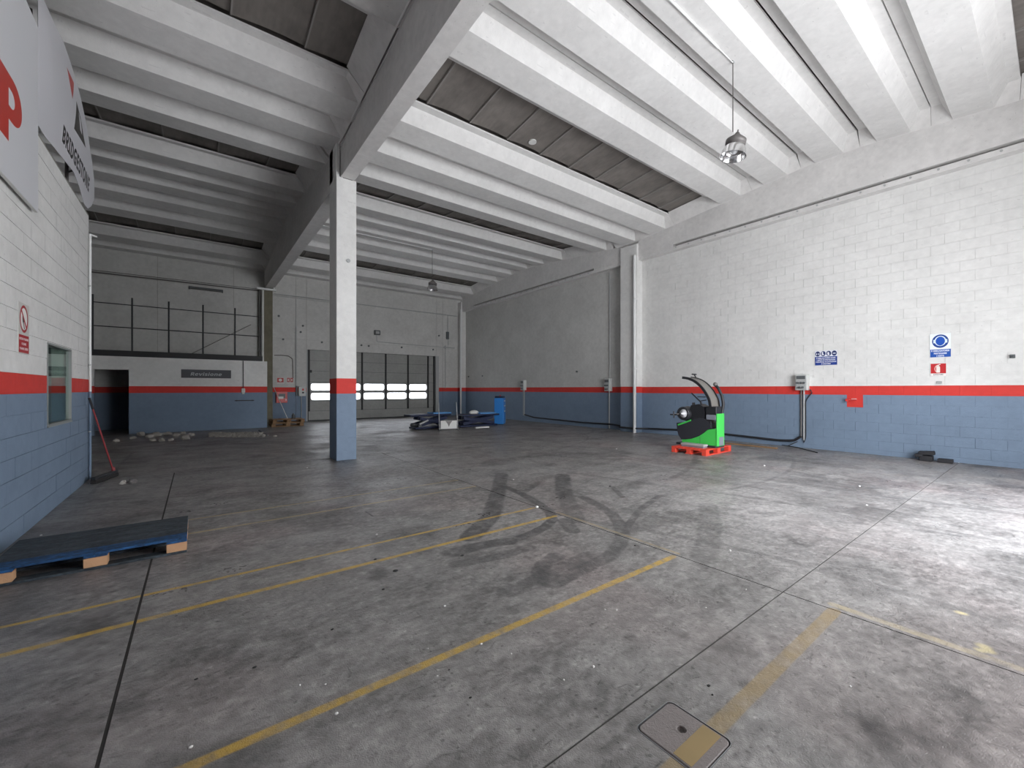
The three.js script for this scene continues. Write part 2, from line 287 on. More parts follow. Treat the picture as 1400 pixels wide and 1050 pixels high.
for (const q of zones) {
  const d = new Uint8Array(q.w * q.h * 4);
  for (let i = 0; i < q.w * q.h; i++) { for (let c = 0; c < 3; c++) d[i * 4 + c] = 255 * toSRGB(clamp(q.c[i * 3 + c])); d[i * 4 + 3] = 255; }
  const t = new THREE.DataTexture(d, q.w, q.h); t.magFilter = THREE.LinearFilter; t.minFilter = THREE.LinearMipmapLinearFilter; t.generateMipmaps = true; t.colorSpace = THREE.SRGBColorSpace; t.needsUpdate = true;
  const sized = (src, m) => { const c = src.clone(); c.repeat.set((q.x1 - q.x0) / m, (q.z1 - q.z0) / m); c.needsUpdate = true; return c; };
  q.mat = new THREE.MeshStandardMaterial({ name: 'floor_concrete', map: t, roughness: 0.85, roughnessMap: sized(roughTile, 2.5), bumpMap: sized(grainBump, 0.6), bumpScale: 0.003 });
  q.c = null;
}
const floor = struct('floor', 'worn grey concrete floor with yellow bay lines and tyre marks', 'floor');
const COVER = { x0: 1.555, x1: 1.805, z0: -1.125, z1: -0.845 };
zones.forEach((q, k) => {
  const s = new THREE.Shape(), a = k === 4 || k === 5 || k === 6 ? ROOM.z1 + 3 : q.z1 - GAP, b = k === 0 ? q.z0 : q.z0 + GAP, x0 = q.x0 === ROOM.x0 ? q.x0 : q.x0 + GAP + (q.x0 === JX0 ? 0.003 : 0), x1 = q.x1 === ROOM.x1 ? q.x1 : q.x1 - GAP - (q.x1 === JX0 ? 0.003 : 0);
  s.moveTo(x0, -a); s.lineTo(x1, -a); s.lineTo(x1, -b); s.lineTo(x0, -b);
  if (k === 5) s.holes.push(roundRect(COVER.x0 - 0.013, COVER.x1 + 0.013, -COVER.z1 - 0.013, -COVER.z0 + 0.013, 0.034, new THREE.Path()));
  let g = new THREE.ExtrudeGeometry(s, { depth: 0.15, bevelEnabled: false, curveSegments: 6 }).rotateX(-Math.PI / 2).translate(0, -0.15, 0);
  const p = g.attributes.position, uv = g.attributes.uv;
  for (let i = 0; i < p.count; i++) uv.setXY(i, (p.getX(i) - q.x0) / (q.x1 - q.x0), (p.getZ(i) - q.z0) / (q.z1 - q.z0));
  mesh('floor_slab', g, q.mat, floor);
});
mesh('joint_filler', [box(JX0 - 0.02, JX0 + 0.02, -0.03, -0.005, JZ2, ROOM.z1), box(JX1 - 0.02, JX1 + 0.02, -0.03, -0.005, JZ2, ROOM.z1), box(JX0, ROOM.x1, -0.03, -0.005, JZ - 0.02, JZ + 0.02), box(ROOM.x0, ROOM.x1, -0.03, -0.003, JZ2 - 0.02, JZ2 + 0.02)], M.joint, floor);
mesh('bed', box(ROOM.x0 - 0.4, ROOM.x1 + 0.4, -0.3, -0.12, ROOM.z0 - 0.4, ROOM.z1 + 3), M.joint, floor);

// ------------------------------------------------------------------ roof: pitched concrete ribs on double-sloped beams
const RIDGES = [-3.35, -15.1], HALF = 5.87, PITCH = 1.165, TOP = 7.12, EAVE = 6.58, BEAM_Y = 5.95;
const roofY = (z) => { const d = Math.min(Math.abs(z - RIDGES[0]), Math.abs(z - RIDGES[1])); return lerp(TOP, EAVE, clamp(d / HALF)); };
const slope = (TOP - EAVE) / HALF;
const ceiling = struct('ceiling', 'white concrete ribbed roof with dark skylight strips between the ribs', 'ceiling');
const BAYS = [[ROOM.x0, 2.42], [2.62, 12.3]];
const ribs = [], strips = [];
for (const R of RIDGES) for (let k = -5; k <= 5; k++) {
  if (R === RIDGES[1] && k === 5) continue;
  const z = R + k * PITCH;
  if (z > ROOM.z1 + 0.5) continue;
  if (Math.abs(k) === 3) strips.push([z, Math.sign(k)]); else ribs.push([z, k]);
}
const STEP = slope * PITCH / 2, ribY = (z, k) => roofY(z) + (k === 0 ? -STEP : Math.abs(k) === 5 ? STEP : 0);   // flat ribs at ridge and valley meet their sloping neighbours
const ribProfile = (hf, nf) => [[-0.275, 0], [0.275, 0], [0.43, 0.27], [nf, 0.27], [nf, 0.31], [-hf, 0.31], [-hf, 0.27], [-0.43, 0.27]];
for (const [z, k] of ribs) for (const [x0, x1] of BAYS) {
  const f = PITCH / 2 - 0.007, g = extrudeX(ribProfile(f, f), 0, x1 - x0);
  const m = mesh('roof_rib', g, M.rib, ceiling);
  m.position.set(x0, ribY(z, k), z);
  m.rotation.x = k === 0 || Math.abs(k) === 5 ? 0 : Math.sign(k) * Math.atan(slope);
}
// end walls between ribs, standing on the beams, and the roof skin above
const skin = [], ends = [];
const zs = [ROOM.z0 - 0.3, -20.97, RIDGES[1], -9.22, RIDGES[0], ROOM.z1 + 0.3];
for (let i = 0; i + 1 < zs.length; i++) {
  const a = zs[i], b = zs[i + 1], ya = roofY(a) + 0.56, yb = roofY(b) + 0.56;
  skin.push(extrudeX([[a, ya], [b, yb], [b, yb + 0.15], [a, ya + 0.15]], ROOM.x0 - 0.3, ROOM.x1 + 0.3));
}
mesh('roof_deck', skin, M.sheet, ceiling);
for (const [x0, x1] of [[2.4, 2.64], [12.2, 12.7], [ROOM.x0 - 0.3, ROOM.x0 + 0.15]]) for (const R of RIDGES) {
  ends.push(extrudeX([[R - HALF, EAVE - 0.02], [R, TOP - 0.02], [R + HALF, EAVE - 0.02], [R + HALF, EAVE + 0.57], [R, TOP + 0.57], [R - HALF, EAVE + 0.57]], x0, x1));
}
for (const [z, k] of [...ribs, ...strips.map(([z, s]) => [z, 3 * s])]) for (const [xb, dir] of [[2.69, 1], [2.37, -1], [12.15, -1]]) {   // sloping haunches that close each gap over the beams
  const w = 0.3, h = Math.abs(k) === 3 ? 0.34 : 0.3, hz = PITCH / 2, s = new THREE.Shape([[0, -0.02], [0, h], [dir * w, h]].map((p) => new THREE.Vector2(...p)));
  const g = metricUV(new THREE.ExtrudeGeometry(s, { depth: 2 * hz, bevelEnabled: false }).translate(0, 0, -hz));
  ends.push(g.rotateX(k === 0 || Math.abs(k) === 5 ? 0 : Math.sign(k) * Math.atan(slope)).translate(xb, ribY(z, k), z));
}
mesh('rib_end_wall', ends, M.beam, ceiling);
// skylight strips: grey weathered translucent sheets laid side by side
for (const [z, sgn] of strips) for (const [x0, x1] of BAYS) {
  const n = Math.round((x1 - x0) / 0.98), w = (x1 - x0) / n, hz = PITCH / 2 + 0.02;
  for (let i = 0; i < n; i++) {
    const tilt = 0.03, a = x0 + i * w, pts = [], N = 6;
    for (let j = 0; j <= N; j++) pts.push([a + (w + 0.004) * j / N, 0.03 * Math.sin(Math.PI * j / N) + tilt * j / N]);
    const s = new THREE.Shape(); pts.forEach(([x, y], j) => (j ? s.lineTo(x, y) : s.moveTo(x, y))); for (let j = N; j >= 0; j--) s.lineTo(pts[j][0], pts[j][1] + 0.012);
    const m = mesh('skylight_sheet', metricUV(new THREE.ExtrudeGeometry(s, { depth: 2 * hz, bevelEnabled: false }).translate(0, 0, -hz)), M.sheet, ceiling);
    m.position.set(0, roofY(z) + 0.325, z); m.rotation.x = sgn * Math.atan(slope);
    if (i) { const b = mesh('glazing_bar', box(a - 0.018, a + 0.006, -0.012, 0.03, -hz, hz), M.sheetbar, ceiling); b.position.copy(m.position); b.rotation.copy(m.rotation); }
  }
}
const rose = mesh('ceiling_disc', metricUV(cyl(0.09, 0.09, 0.03, 20)), M.offwhite, ceiling);
rose.position.set(...(() => { const r = ray(728, 194), Y = roofY(RIDGES[0] - 3 * PITCH) + 0.32, t = (Y - EYE) / r[1]; return [r[0] * t, Y, r[2] * t]; })());

// beams
function beamPoly(R, z0, z1, y0) { return [[z0, y0], [z1, y0], [z1, roofY(z1)], [R, TOP], [z0, roofY(z0)]]; }
const beamLabel = (w) => `double-sloped grey-white concrete roof beam ${w}`;
tag(mesh('roof_beam', extrudeX(beamPoly(RIDGES[0], -9.36, ROOM.z1, BEAM_Y), 2.41, 2.69), M.beam), beamLabel('running out over the open floor from the column'), 'beam', null, 'structure');
tag(mesh('roof_beam', extrudeX(beamPoly(RIDGES[1], -20.95, -9.58, BEAM_Y - 0.08), 2.36, 2.69), M.beam), beamLabel('between the free column and the gate wall'), 'beam', null, 'structure');
function edgeBeam(R, z0, z1, label) {
  const b = tag(new THREE.Group(), label, 'beam', null, 'structure'); b.name = numbered('roof_beam'); scene.add(b);
  const slot0 = z0 + 1.3, slot1 = z1 - 1.3;
  mesh('web', extrudeX([[z0, 6.13], [z1, 6.13], [z1, roofY(z1)], [R, TOP], [z0, roofY(z0)]], 12.14, 12.7), M.beam, b);
  mesh('recess', box(12.36, 12.7, 6.065, 6.13, slot0, slot1), M.beam, b);
  mesh('lower_flange', [box(12.16, 12.7, BEAM_Y, 6.065, z0, z1), box(12.14, 12.7, 6.065, 6.13, z0, slot0), box(12.14, 12.7, 6.065, 6.13, slot1, z1)], M.beam, b);
  for (let z = slot0 + 0.1; z < slot1; z += 0.42) { const g = cyl(0.022, 0.022, 0.02, 8).rotateZ(Math.PI / 2); const m = mesh('bolt', metricUV(g), M.pipegrey, b); m.position.set(12.155, 6.02, z); }
  return b;
}
edgeBeam(RIDGES[0], -8.78, ROOM.z1, beamLabel('along the top of the blue and white block wall'));
edgeBeam(RIDGES[1], -20.9, -9.5, beamLabel('above the plastered side wall near the gate'));

// painted column with red band
function banded(parent, x0, x1, z0, z1, top, names = ['blue_base', 'red_band', 'white_shaft'], lo = 1.37, hi = 1.58) {
  const b = 0.012, prism = (y0, y1) => cbox(x1 - x0, y1 - y0, z1 - z0, (x0 + x1) / 2, (y0 + y1) / 2, (z0 + z1) / 2, b);
  mesh(names[0], prism(0, lo + 0.01), M.blue, parent); mesh(names[1], prism(lo, hi + 0.01), M.red, parent); mesh(names[2], prism(hi, top), M.white, parent);
}
const column = struct('column', 'free-standing square column painted white above and blue below with red band', 'column');
banded(column, 2.32, 2.73, -9.66, -9.1, BEAM_Y, undefined, 1.4, 1.72);
mesh('head', cbox(0.41, 0.7, 0.28, 2.525, BEAM_Y + 0.34, -9.52, 0.012), M.white, column);
mesh('side_cheek', cbox(0.075, 0.74, 0.54, 2.3575, BEAM_Y + 0.36, -9.385, 0.01), M.white, column);
mesh('bearing_pad', cbox(0.2, 0.03, 0.2, 2.55, BEAM_Y - 0.005, -9.2, 0.004), M.castgrey, column);
{ const m = mesh('bolt', metricUV(cyl(0.04, 0.04, 0.02, 14).rotateX(Math.PI / 2)), M.pipegrey, column); m.position.set(2.56, onZ(473, 356, -9.1)[1], -9.09); }

// ------------------------------------------------------------------ block walls
function subtract(r, h) {                                             // rectangle r minus rectangle h, as rectangles [a0, a1, y0, y1]
  const [a, b, c, d] = r, [e, f, g, i] = h;
  if (b <= e || a >= f || d <= g || c >= i) return [r];
  const out = [];
  if (a < e) out.push([a, e, c, d]); if (b > f) out.push([f, b, c, d]);
  const l = Math.max(a, e), m = Math.min(b, f);
  if (c < g) out.push([l, m, c, g]); if (d > i) out.push([l, m, i, d]);
  return out;
}
function courses(z0, z1, top, line, pitch, len, holes, hg = 0.0011, tight = false, redCourse = 0) {
  const out = [];
  for (let k = -Math.ceil(line / pitch); line + k * pitch < top; k++) {
    const y0 = Math.max(0, line + k * pitch), y1 = Math.min(top, line + (k + 1) * pitch);
    if (y1 - y0 < 0.03) continue;
    for (let z = z0 - (k & 1 ? len / 2 : 0); z < z1; z += len) {
      const open = tight ? 0.0012 : rnd() < 0.16 ? rr(0.006, 0.012) : 0.0018;
      let list = [[Math.max(z0, z + open / 2), Math.min(z1, z + len - open / 2), y0 + hg, y1 - hg]];
      for (const h of holes) list = list.flatMap((r) => subtract(r, h));
      for (const r of list) if (r[1] - r[0] > 0.03 && r[3] - r[2] > 0.03) out.push({ r, mat: k === redCourse ? M.red : k < redCourse ? M.blue : M.white });
    }
  }
  return out;
}
// wall on the entrance side: blue, red and white painted blocks
const wallRight = struct('wall_right', 'long concrete block wall painted blue below and white above with red stripe', 'wall');
{
  const X = 12.36, z0 = -8.78, z1 = ROOM.z1;
  mesh('mortar', box(X + 0.01, X + 0.3, 1.575, BEAM_Y + 0.02, z0, z1), M.white, wallRight);
  mesh('mortar', box(X + 0.01, X + 0.3, 1.365, 1.575, z0, z1), M.red, wallRight);
  mesh('mortar', box(X + 0.01, X + 0.3, 0, 1.365, z0, z1), M.blue, wallRight);
  const all = courses(z0, z1, BEAM_Y, 1.365, 0.21, 0.42, []);
  for (const b of all) { b.d = Math.hypot((b.r[0] + b.r[1]) / 2, (b.r[2] + b.r[3]) / 2 - EYE, X); b.seen = b.r[1] < 0.02 && -b.r[0] < 9; }
  all.sort((a, b) => (b.seen - a.seen) || a.d - b.d);
  const rest = { };
  all.forEach((b, i) => {
    const off = rr(-0.001, 0.001), g = box(X + off, X + 0.02, b.r[2], b.r[3], b.r[0], b.r[1]);
    if (i < 300) mesh('block', g, b.mat, wallRight); else (rest[b.mat.name] ??= []).push(g);
  });
  for (const n of Object.keys(rest)) mesh(`${n}_blocks`, rest[n], M[n], wallRight).userData.kind = 'stuff';
  const p0 = onX(1158, 540, X), p1 = onX(1180, 557, X);
  mesh('red_patch', box(X - 0.004, X + 0.01, p1[1], 1.37, p0[2], p1[2]), M.red, wallRight);
}
// far half of that side: smooth rendered wall behind the pillar
const wallFar = struct('wall_right_far', 'smooth rendered side wall with blue base and red stripe beside the gate', 'wall');
{
  const X = 12.38, z0 = ROOM.z0, z1 = -9.4;
  mesh('white_render', box(X, X + 0.3, 1.58, BEAM_Y + 0.3, z0, z1), M.panelwall, wallFar);
  mesh('red_stripe', box(X, X + 0.3, 1.37, 1.58, z0, z1), M.red, wallFar);
  mesh('blue_base', box(X, X + 0.3, 0, 1.37, z0, z1), M.blue, wallFar);
}
const pillar = struct('pillar', 'white pilaster with blue base projecting from the side wall', 'pillar');
banded(pillar, 12.06, 12.6, -9.48, -8.78, 6.52);
const pillar2 = struct('pillar', 'narrow white corner pilaster beside the gate wall', 'pillar');
banded(pillar2, 12.08, 12.6, -21.1, -20.72, 6.5);
tag(mesh('downpipe', [rod([12.0, 0, -8.83], [12.0, 6.1, -8.83], 0.05), cbox(0.11, 0.03, 0.13, 12.003, 2.2, -8.83), cbox(0.11, 0.03, 0.13, 12.003, 4.6, -8.83)], M.pipewhite), 'white plastic downpipe on the projecting pilaster', 'pipe');
tag(mesh('downpipe', [rod([12.02, 0.1, -20.66], [12.02, 6.05, -20.66], 0.05), cbox(0.11, 0.03, 0.11, 12.02, 3.1, -20.655)], M.pipewhite), 'white plastic downpipe in the corner beside the gate wall', 'pipe');

// cabin wall with window
const CX = -1.42, CEND = -9.72, CTOP = 4.36;
const WIN = [-8.49, -7.3, 1.05, 2.06];
const wallLeft = struct('wall_left', 'block wall of the office cabin painted blue, red and white', 'wall');
{
  const holes = [WIN], t = 0.2, mk = (y0, y1, m) => { for (const r of subtract([CEND, ROOM.z1, y0, y1], WIN)) mesh('mortar', box(CX - t, CX - 0.011, r[2], r[3], r[0], r[1]), m, wallLeft); };
  mk(1.66, CTOP, M.white); mk(1.452, 1.66, M.red); mk(0, 1.452, M.blue);
  for (const b of courses(CEND + 0.004, -4.2, CTOP, 1.452, 0.208, 0.5, holes, 0.0026, true)) mesh('block', box(CX - 0.02, CX + rr(-0.0015, 0.0015), b.r[2], b.r[3], b.r[0], b.r[1]), b.mat, wallLeft);
  mesh('plain_stretch', box(CX - 0.02, CX, 1.66, CTOP, -4.2, ROOM.z1), M.white, wallLeft); mesh('plain_stretch', box(CX - 0.02, CX, 1.452, 1.66, -4.2, ROOM.z1), M.red, wallLeft); mesh('plain_stretch', box(CX - 0.02, CX, 0, 1.452, -4.2, ROOM.z1), M.blue, wallLeft);
  mesh('return_wall', box(-5.6, CX - t, 0, CTOP, CEND, CEND + 0.2), M.white, wallLeft);
  mesh('cabin_roof', box(-5.6, CX, CTOP, CTOP + 0.02, CEND, ROOM.z1), M.rawconcrete, wallLeft);
  mesh('cabin_back', box(-5.6, -5.4, 0, CTOP, CEND, ROOM.z1), M.panelwall, wallLeft);
}
const win = struct('window_1', 'aluminium framed cabin window of greenish glass in the block wall', 'window');
{
  const f = 0.024, [a, b, c, d] = WIN;
  mesh('frame', [box(CX - 0.05, CX + 0.008, c, c + f, a, b), box(CX - 0.05, CX + 0.008, d - f, d, a, b), box(CX - 0.05, CX + 0.008, c + f, d - f, a, a + f), box(CX - 0.05, CX + 0.008, c + f, d - f, b - f, b)], M.steelframe, win);
  mesh('pane', box(CX - 0.022, CX - 0.017, c + f, d - f, a + f, b - f), M.glass, win);
  mesh('mullion', box(CX - 0.05, CX - 0.026, c + f, d - f, -7.63, -7.6), M.boxdark, win);
  mesh('sill', box(CX - 0.01, CX + 0.015, c - 0.012, c + 0.006, a, b), M.steelframe, win);
}
{
  const o = thing('conduit', 'thin vertical conduit on the corner of the cabin wall, white above and blue below', 'pipe', [CX + 0.025, 0, CEND + 0.06]);
  mesh('blue_length', rod([0, 0.02, 0], [0, 1.46, 0], 0.017), M.blue, o); mesh('white_length', rod([0, 1.46, 0], [0, 4.05, 0], 0.017), M.pipewhite, o); mesh('elbow', rod([0, 4.05, 0], [0.06, 4.05, -0.09], 0.017), M.pipewhite, o);
  for (const y of [0.8, 1.9, 3.2]) mesh('clip', cbox(0.035, 0.02, 0.05, -0.005, y, 0), M.pipegrey, o);
}

// gate wall of precast panels, with the gate opening
const GX0 = 4.06, GX1 = 10.72, GH = 3.34, BZ = ROOM.z0;
const wallBack = struct('wall_back', 'tall end wall of smooth precast panels around the sectional gate', 'wall');
{
  const seam = [ROOM.x0 - 0.3, -5.2, -3.55, -1.2, 1.25, 3.62, GX0, GX1, 11.1, 12.7], rows = [[0, 1.36, M.blue], [1.37, 1.58, M.red], [1.58, 3.78, M.panelwall], [3.785, 5.7, M.panelwall], [5.705, 7.9, M.panelwall]];
  for (const [y0, y1, m] of rows) for (let i = 0; i + 1 < seam.length; i++) {
    const gate = seam[i] === GX0; let a = y0;
    if (gate && y1 <= GH) continue;
    if (gate) a = Math.max(y0, GH);
    mesh('wall_panel', box(seam[i] + 0.005, seam[i + 1] - 0.005, a, y1, BZ - 0.25, BZ), m, wallBack);
  }
  mesh('backing', [box(ROOM.x0 - 0.3, GX0, 0, 7.9, BZ - 0.3, BZ - 0.02), box(GX1, 12.7, 0, 7.9, BZ - 0.3, BZ - 0.02), box(GX0, GX1, GH, 7.9, BZ - 0.3, BZ - 0.02)], M.rawconcrete, wallBack);
  mesh('opening_lining', [box(GX0 - 0.01, GX0 + 0.05, 0, GH, BZ - 0.25, BZ + 0.002), box(GX1 - 0.05, GX1 + 0.14, 0, GH, BZ - 0.25, BZ + 0.002)], M.pipegrey, wallBack);
}
// sectional gate
const gate = struct('door_1', 'closed grey sectional gate with two rows of rounded windows', 'gate');
{
  const bars = [4.18, 5.4, 6.62, 7.83, 9.05, 10.22], rows = [0.03, 0.48, 0.93, 1.38, 1.86, 2.36, 2.85, GH], zf = BZ - 0.08;
  rows.slice(0, -1).forEach((y0, i) => {
    const y1 = rows[i + 1] - 0.014, s = new THREE.Shape();
    s.moveTo(GX0 + 0.05, y0); s.lineTo(GX1 - 0.05, y0); s.lineTo(GX1 - 0.05, y1); s.lineTo(GX0 + 0.05, y1);
    const lights = i === 2 || i === 3;
    const wins = lights ? bars.slice(0, -1).map((b, k) => [b + 0.09, bars[k + 1] - 0.07, y0 + 0.06, y0 + 0.38]) : [];
    for (const [a, b, c, d] of wins) s.holes.push(roundRect(a, b, c, d, 0.1, new THREE.Path()));
    const sec = mesh('gate_section', extrudeZ(s, zf - 0.045, zf), M.gate, gate);
    for (const [a, b, c, d] of wins) mesh('pane', extrudeZ(roundRect(a, b, c, d, 0.1), zf - 0.03, zf - 0.024), M.pane, sec);
    mesh('tongue', box(GX0 + 0.05, GX1 - 0.05, y1 - 0.02, y1 + 0.034, zf - 0.043, zf - 0.014), M.boxdark, sec);
    if (!lights) for (const h of [0.3, 0.62]) mesh('rib_line', box(GX0 + 0.06, GX1 - 0.06, lerp(y0, y1, h) - 0.006, lerp(y0, y1, h) + 0.006, zf - 0.01, zf + 0.004), M.gate, sec);
  });
  for (const b of bars) mesh('strut', cbox(0.07, GH - 0.46, 0.06, b, (GH + 0.46) / 2, zf + 0.04), M.dark, gate);
  mesh('guide_rail', [box(GX1 - 0.17, GX1 - 0.1, 0, GH, zf, zf + 0.08)], M.dark, gate);
  mesh('guide_rail', [box(GX0 + 0.05, GX0 + 0.09, 0, GH, zf, zf + 0.08)], M.dark, gate);
  mesh('rubber_seal', box(GX0 + 0.05, GX1 - 0.05, 0, 0.05, zf - 0.04, zf + 0.012), M.dark, gate);
  mesh('lock', cbox(0.14, 0.12, 0.05, bars[0] + 0.04, 2.33, zf + 0.09), M.dark, gate);
}

// low partition with the dark doorway, storage deck on top
const PZ = -18.7, PTOP = 2.58, DOOR = [-2.62, -1.79, 2.14];
const part = struct('wall_partition', 'low blue, red and white partition wall under the storage deck', 'wall');
{
  const x0 = ROOM.x0, x1 = 2.2, t = 0.15, seg = (y0, y1, m, n) => { for (const [a, b, c, d] of subtract([x0, x1, y0, y1], [DOOR[0], DOOR[1], -1, DOOR[2]])) mesh(n, box(a, b, c, d, PZ - t, PZ), m, part); };
  seg(0, 1.37, M.blue, 'blue_base'); seg(1.37, 1.6, M.red, 'red_stripe'); seg(1.6, PTOP, M.white, 'white_top');
  mesh('end_wall', box(x1 - t, x1, 0, PTOP, BZ, PZ - t), M.panelwall, part);
  mesh('deck', box(x0, x1, PTOP - 0.12, PTOP, BZ, PZ - t), M.rawconcrete, part);
}
tag(mesh('trim_1', box(ROOM.x0, 2.05, PTOP, PTOP + 0.2, PZ - 0.2, PZ - 0.06), M.dark), 'black steel edge beam along the front of the storage deck', 'edge beam', null, 'structure');
// unseen sides of the hall
tag(mesh('wall_left_outer', box(ROOM.x0 - 0.3, ROOM.x0, 0, 7.9, ROOM.z0 - 0.3, ROOM.z1 + 0.3), M.panelwall), 'plain rendered outer wall of the hall behind the cabin', 'wall', null, 'structure');
const wallFront = struct('wall_front', 'entrance wall with a wide open vehicle doorway', 'wall');
mesh('wall_panel', box(ROOM.x0, OPEN.x0, 0, 7.9, ROOM.z1, ROOM.z1 + 0.3), M.panelwall, wallFront);
mesh('wall_panel', box(OPEN.x1, ROOM.x1 + 0.3, 0, 7.9, ROOM.z1, ROOM.z1 + 0.3), M.panelwall, wallFront);
mesh('wall_panel', box(OPEN.x0, OPEN.x1, OPEN.y1, 7.9, ROOM.z1, ROOM.z1 + 0.3), M.panelwall, wallFront);
// weathered post behind the partition end
const post = struct('column', 'weathered olive-grey concrete column between the storage deck and gate wall', 'column');
mesh('shaft', cbox(0.36, 5.85, 0.4, 2.46, 2.925, -20.86, 0.015), M.olive, post);
mesh('side_channel', cbox(0.1, 5.85, 0.2, 2.2, 2.925, -20.9, 0.01), M.castgrey, post);
tag(mesh('downpipe', rod([2.26, 0, -20.6], [2.26, 5.8, -20.6], 0.045), M.offwhite), 'pale downpipe on the weathered column above the storage deck', 'pipe');

// ------------------------------------------------------------------ signs (printed sheets)
function print(w, h, draw) {
  const c = document.createElement('canvas'); c.width = w; c.height = h; const g = c.getContext('2d'); draw(g, w, h);
  const t = new THREE.CanvasTexture(c); t.colorSpace = THREE.SRGBColorSpace; t.anisotropy = 8; return t;
}
function printed(t, rough = 0.55) { return new THREE.MeshStandardMaterial({ name: 'print', map: t, roughness: rough }); }
function board(name, label, category, w, h, t, pos, turn, back = M.offwhite, parent = scene, group) {
  const o = parent === scene ? thing(name, label, category, pos, turn, group) : parent;
  mesh('plate', cbox(w, h, 0.006, 0, 0, 0.003, 0.002), back, o);
  const p = new THREE.PlaneGeometry(w - 0.004, h - 0.004).translate(0, 0, 0.0068);
  mesh('printed_face', p, printed(t), o);
  return o;
}
const face = { left: Math.PI / 2, right: -Math.PI / 2, back: 0 };
const mid = (a, b) => a.map((v, i) => (v + b[i]) / 2);
const line = (g, s, x, y, px, color = '#fff', w = 'bold', al = 'center') => { g.fillStyle = color; g.font = `${w} ${px}px sans-serif`; g.textAlign = al; g.textBaseline = 'middle'; g.fillText(s, x, y); };
{ // prohibition sign on the cabin wall
  const a = onX(24, 416, CX), b = onX(38, 481, CX), w = Math.abs(b[2] - a[2]) * 1.05, hh = 0.52;
  const t = print(256, 416, (g, W, H) => {
    g.fillStyle = '#c9c7c2'; g.fillRect(0, 0, W, H);
    g.fillStyle = '#f0eeea'; g.beginPath(); g.ellipse(W / 2, 128, 92, 104, 0, 0, 7); g.fill();
    g.fillStyle = '#161616'; g.beginPath(); g.moveTo(92, 86); g.quadraticCurveTo(134, 96, 132, 150); g.quadraticCurveTo(110, 176, 96, 148); g.quadraticCurveTo(88, 120, 92, 86); g.fill();
    g.save(); g.translate(116, 150); g.rotate(-0.35); g.fillRect(-8, 0, 18, 66); g.restore();
    g.strokeStyle = '#a3141c'; g.lineWidth = 22; g.beginPath(); g.ellipse(W / 2, 128, 90, 102, 0, 0, 7); g.stroke(); g.beginPath(); g.moveTo(66, 58); g.lineTo(190, 198); g.stroke();
    g.fillStyle = '#ab1720'; g.fillRect(6, 262, W - 12, H - 270);
    line(g, 'VIETATO FUMARE', W / 2, 294, 27); line(g, 'O USARE', W / 2, 334, 27); line(g, 'FIAMME LIBERE', W / 2, 374, 27);
  });
  board('safety_sign', 'prohibition sign with red circle above red text panel on the cabin wall', 'sign', w, hh, t, [CX + 0.001, 2.12, (a[2] + b[2]) / 2], face.left);
}
{ // four-symbol blue sign
  const a = onX(1114, 480, 12.35), b = onX(1145, 499, 12.35);
  const t = print(512, 340, (g, W, H) => {
    g.fillStyle = '#e6e9f0'; g.fillRect(0, 0, W, H);
    for (let k = 0; k < 4; k++) { const x = 66 + k * 126; g.fillStyle = '#1c2f66'; g.beginPath(); g.ellipse(x, 70, 56, 58, 0, 0, 7); g.fill(); g.fillStyle = '#e6e9f0'; g.beginPath();
      if (k === 0) { g.ellipse(x - 24, 74, 13, 20, 0, 0, 7); g.ellipse(x + 26, 74, 13, 20, 0, 0, 7); } else if (k === 1) { g.moveTo(x - 30, 28); g.lineTo(x - 2, 26); g.lineTo(x + 4, 76); g.lineTo(x + 34, 98); g.lineTo(x - 30, 104); } else if (k === 2) { g.moveTo(x - 34, 60); g.quadraticCurveTo(x, 10, x + 12, 60); g.lineTo(x + 18, 112); g.lineTo(x - 22, 108); } else { g.ellipse(x, 72, 36, 12, 0, 0, 7); }
      g.fill(); }
    g.fillStyle = '#1d3c8f'; g.fillRect(4, 138, W - 8, H - 144);
    line(g, 'È OBBLIGATORIO USARE', W / 2, 172, 38); line(g, 'I MEZZI DI PROTEZIONE', W / 2, 216, 38); line(g, 'PERSONALE IN DOTAZIONE', W / 2, 260, 36); line(g, 'A CIASCUNO', W / 2, 304, 36);
  });
  board('safety_sign', 'small dark blue sign with four round symbols above the grey switch box', 'sign', Math.abs(b[2] - a[2]), a[1] - b[1], t, mid([12.355, a[1], a[2]], [12.355, b[1], b[2]]), face.right);
}
{ // ear protection
  const a = onX(1271, 457, 12.35), b = onX(1300.5, 488, 12.35);
  const t = print(384, 400, (g, W, H) => {
    g.fillStyle = '#edf2f4'; g.fillRect(0, 0, W, H);
    g.fillStyle = '#17418f'; g.beginPath(); g.ellipse(W / 2, 128, 150, 112, 0, 0, 7); g.fill();
    g.fillStyle = '#dfeefa'; g.beginPath(); g.ellipse(W / 2, 124, 106, 84, 0, 0, 7); g.fill(); g.fillRect(66, 100, 34, 58); g.fillRect(W - 100, 100, 34, 58);
    g.beginPath(); g.moveTo(110, 150); g.quadraticCurveTo(W / 2, 270, W - 110, 150); g.fill();
    g.fillStyle = '#1150b4'; g.beginPath(); g.ellipse(W / 2, 126, 84, 74, 0, 0, 7); g.fill(); g.beginPath(); g.moveTo(122, 160); g.quadraticCurveTo(W / 2, 245, W - 122, 160); g.fill();
    g.fillStyle = '#154fa8'; g.fillRect(8, 264, W - 12, H - 268);
    line(g, 'È OBBLIGATORIO', W / 2, 290, 40); line(g, 'PROTEGGERE', W / 2, 334, 38); line(g, 'L’UDITO', W / 2, 376, 36);
  });
  board('safety_sign', 'blue and white ear protection sign on the white block wall', 'sign', Math.abs(b[2] - a[2]), a[1] - b[1], t, mid([12.355, a[1], a[2]], [12.355, b[1], b[2]]), face.right);
}
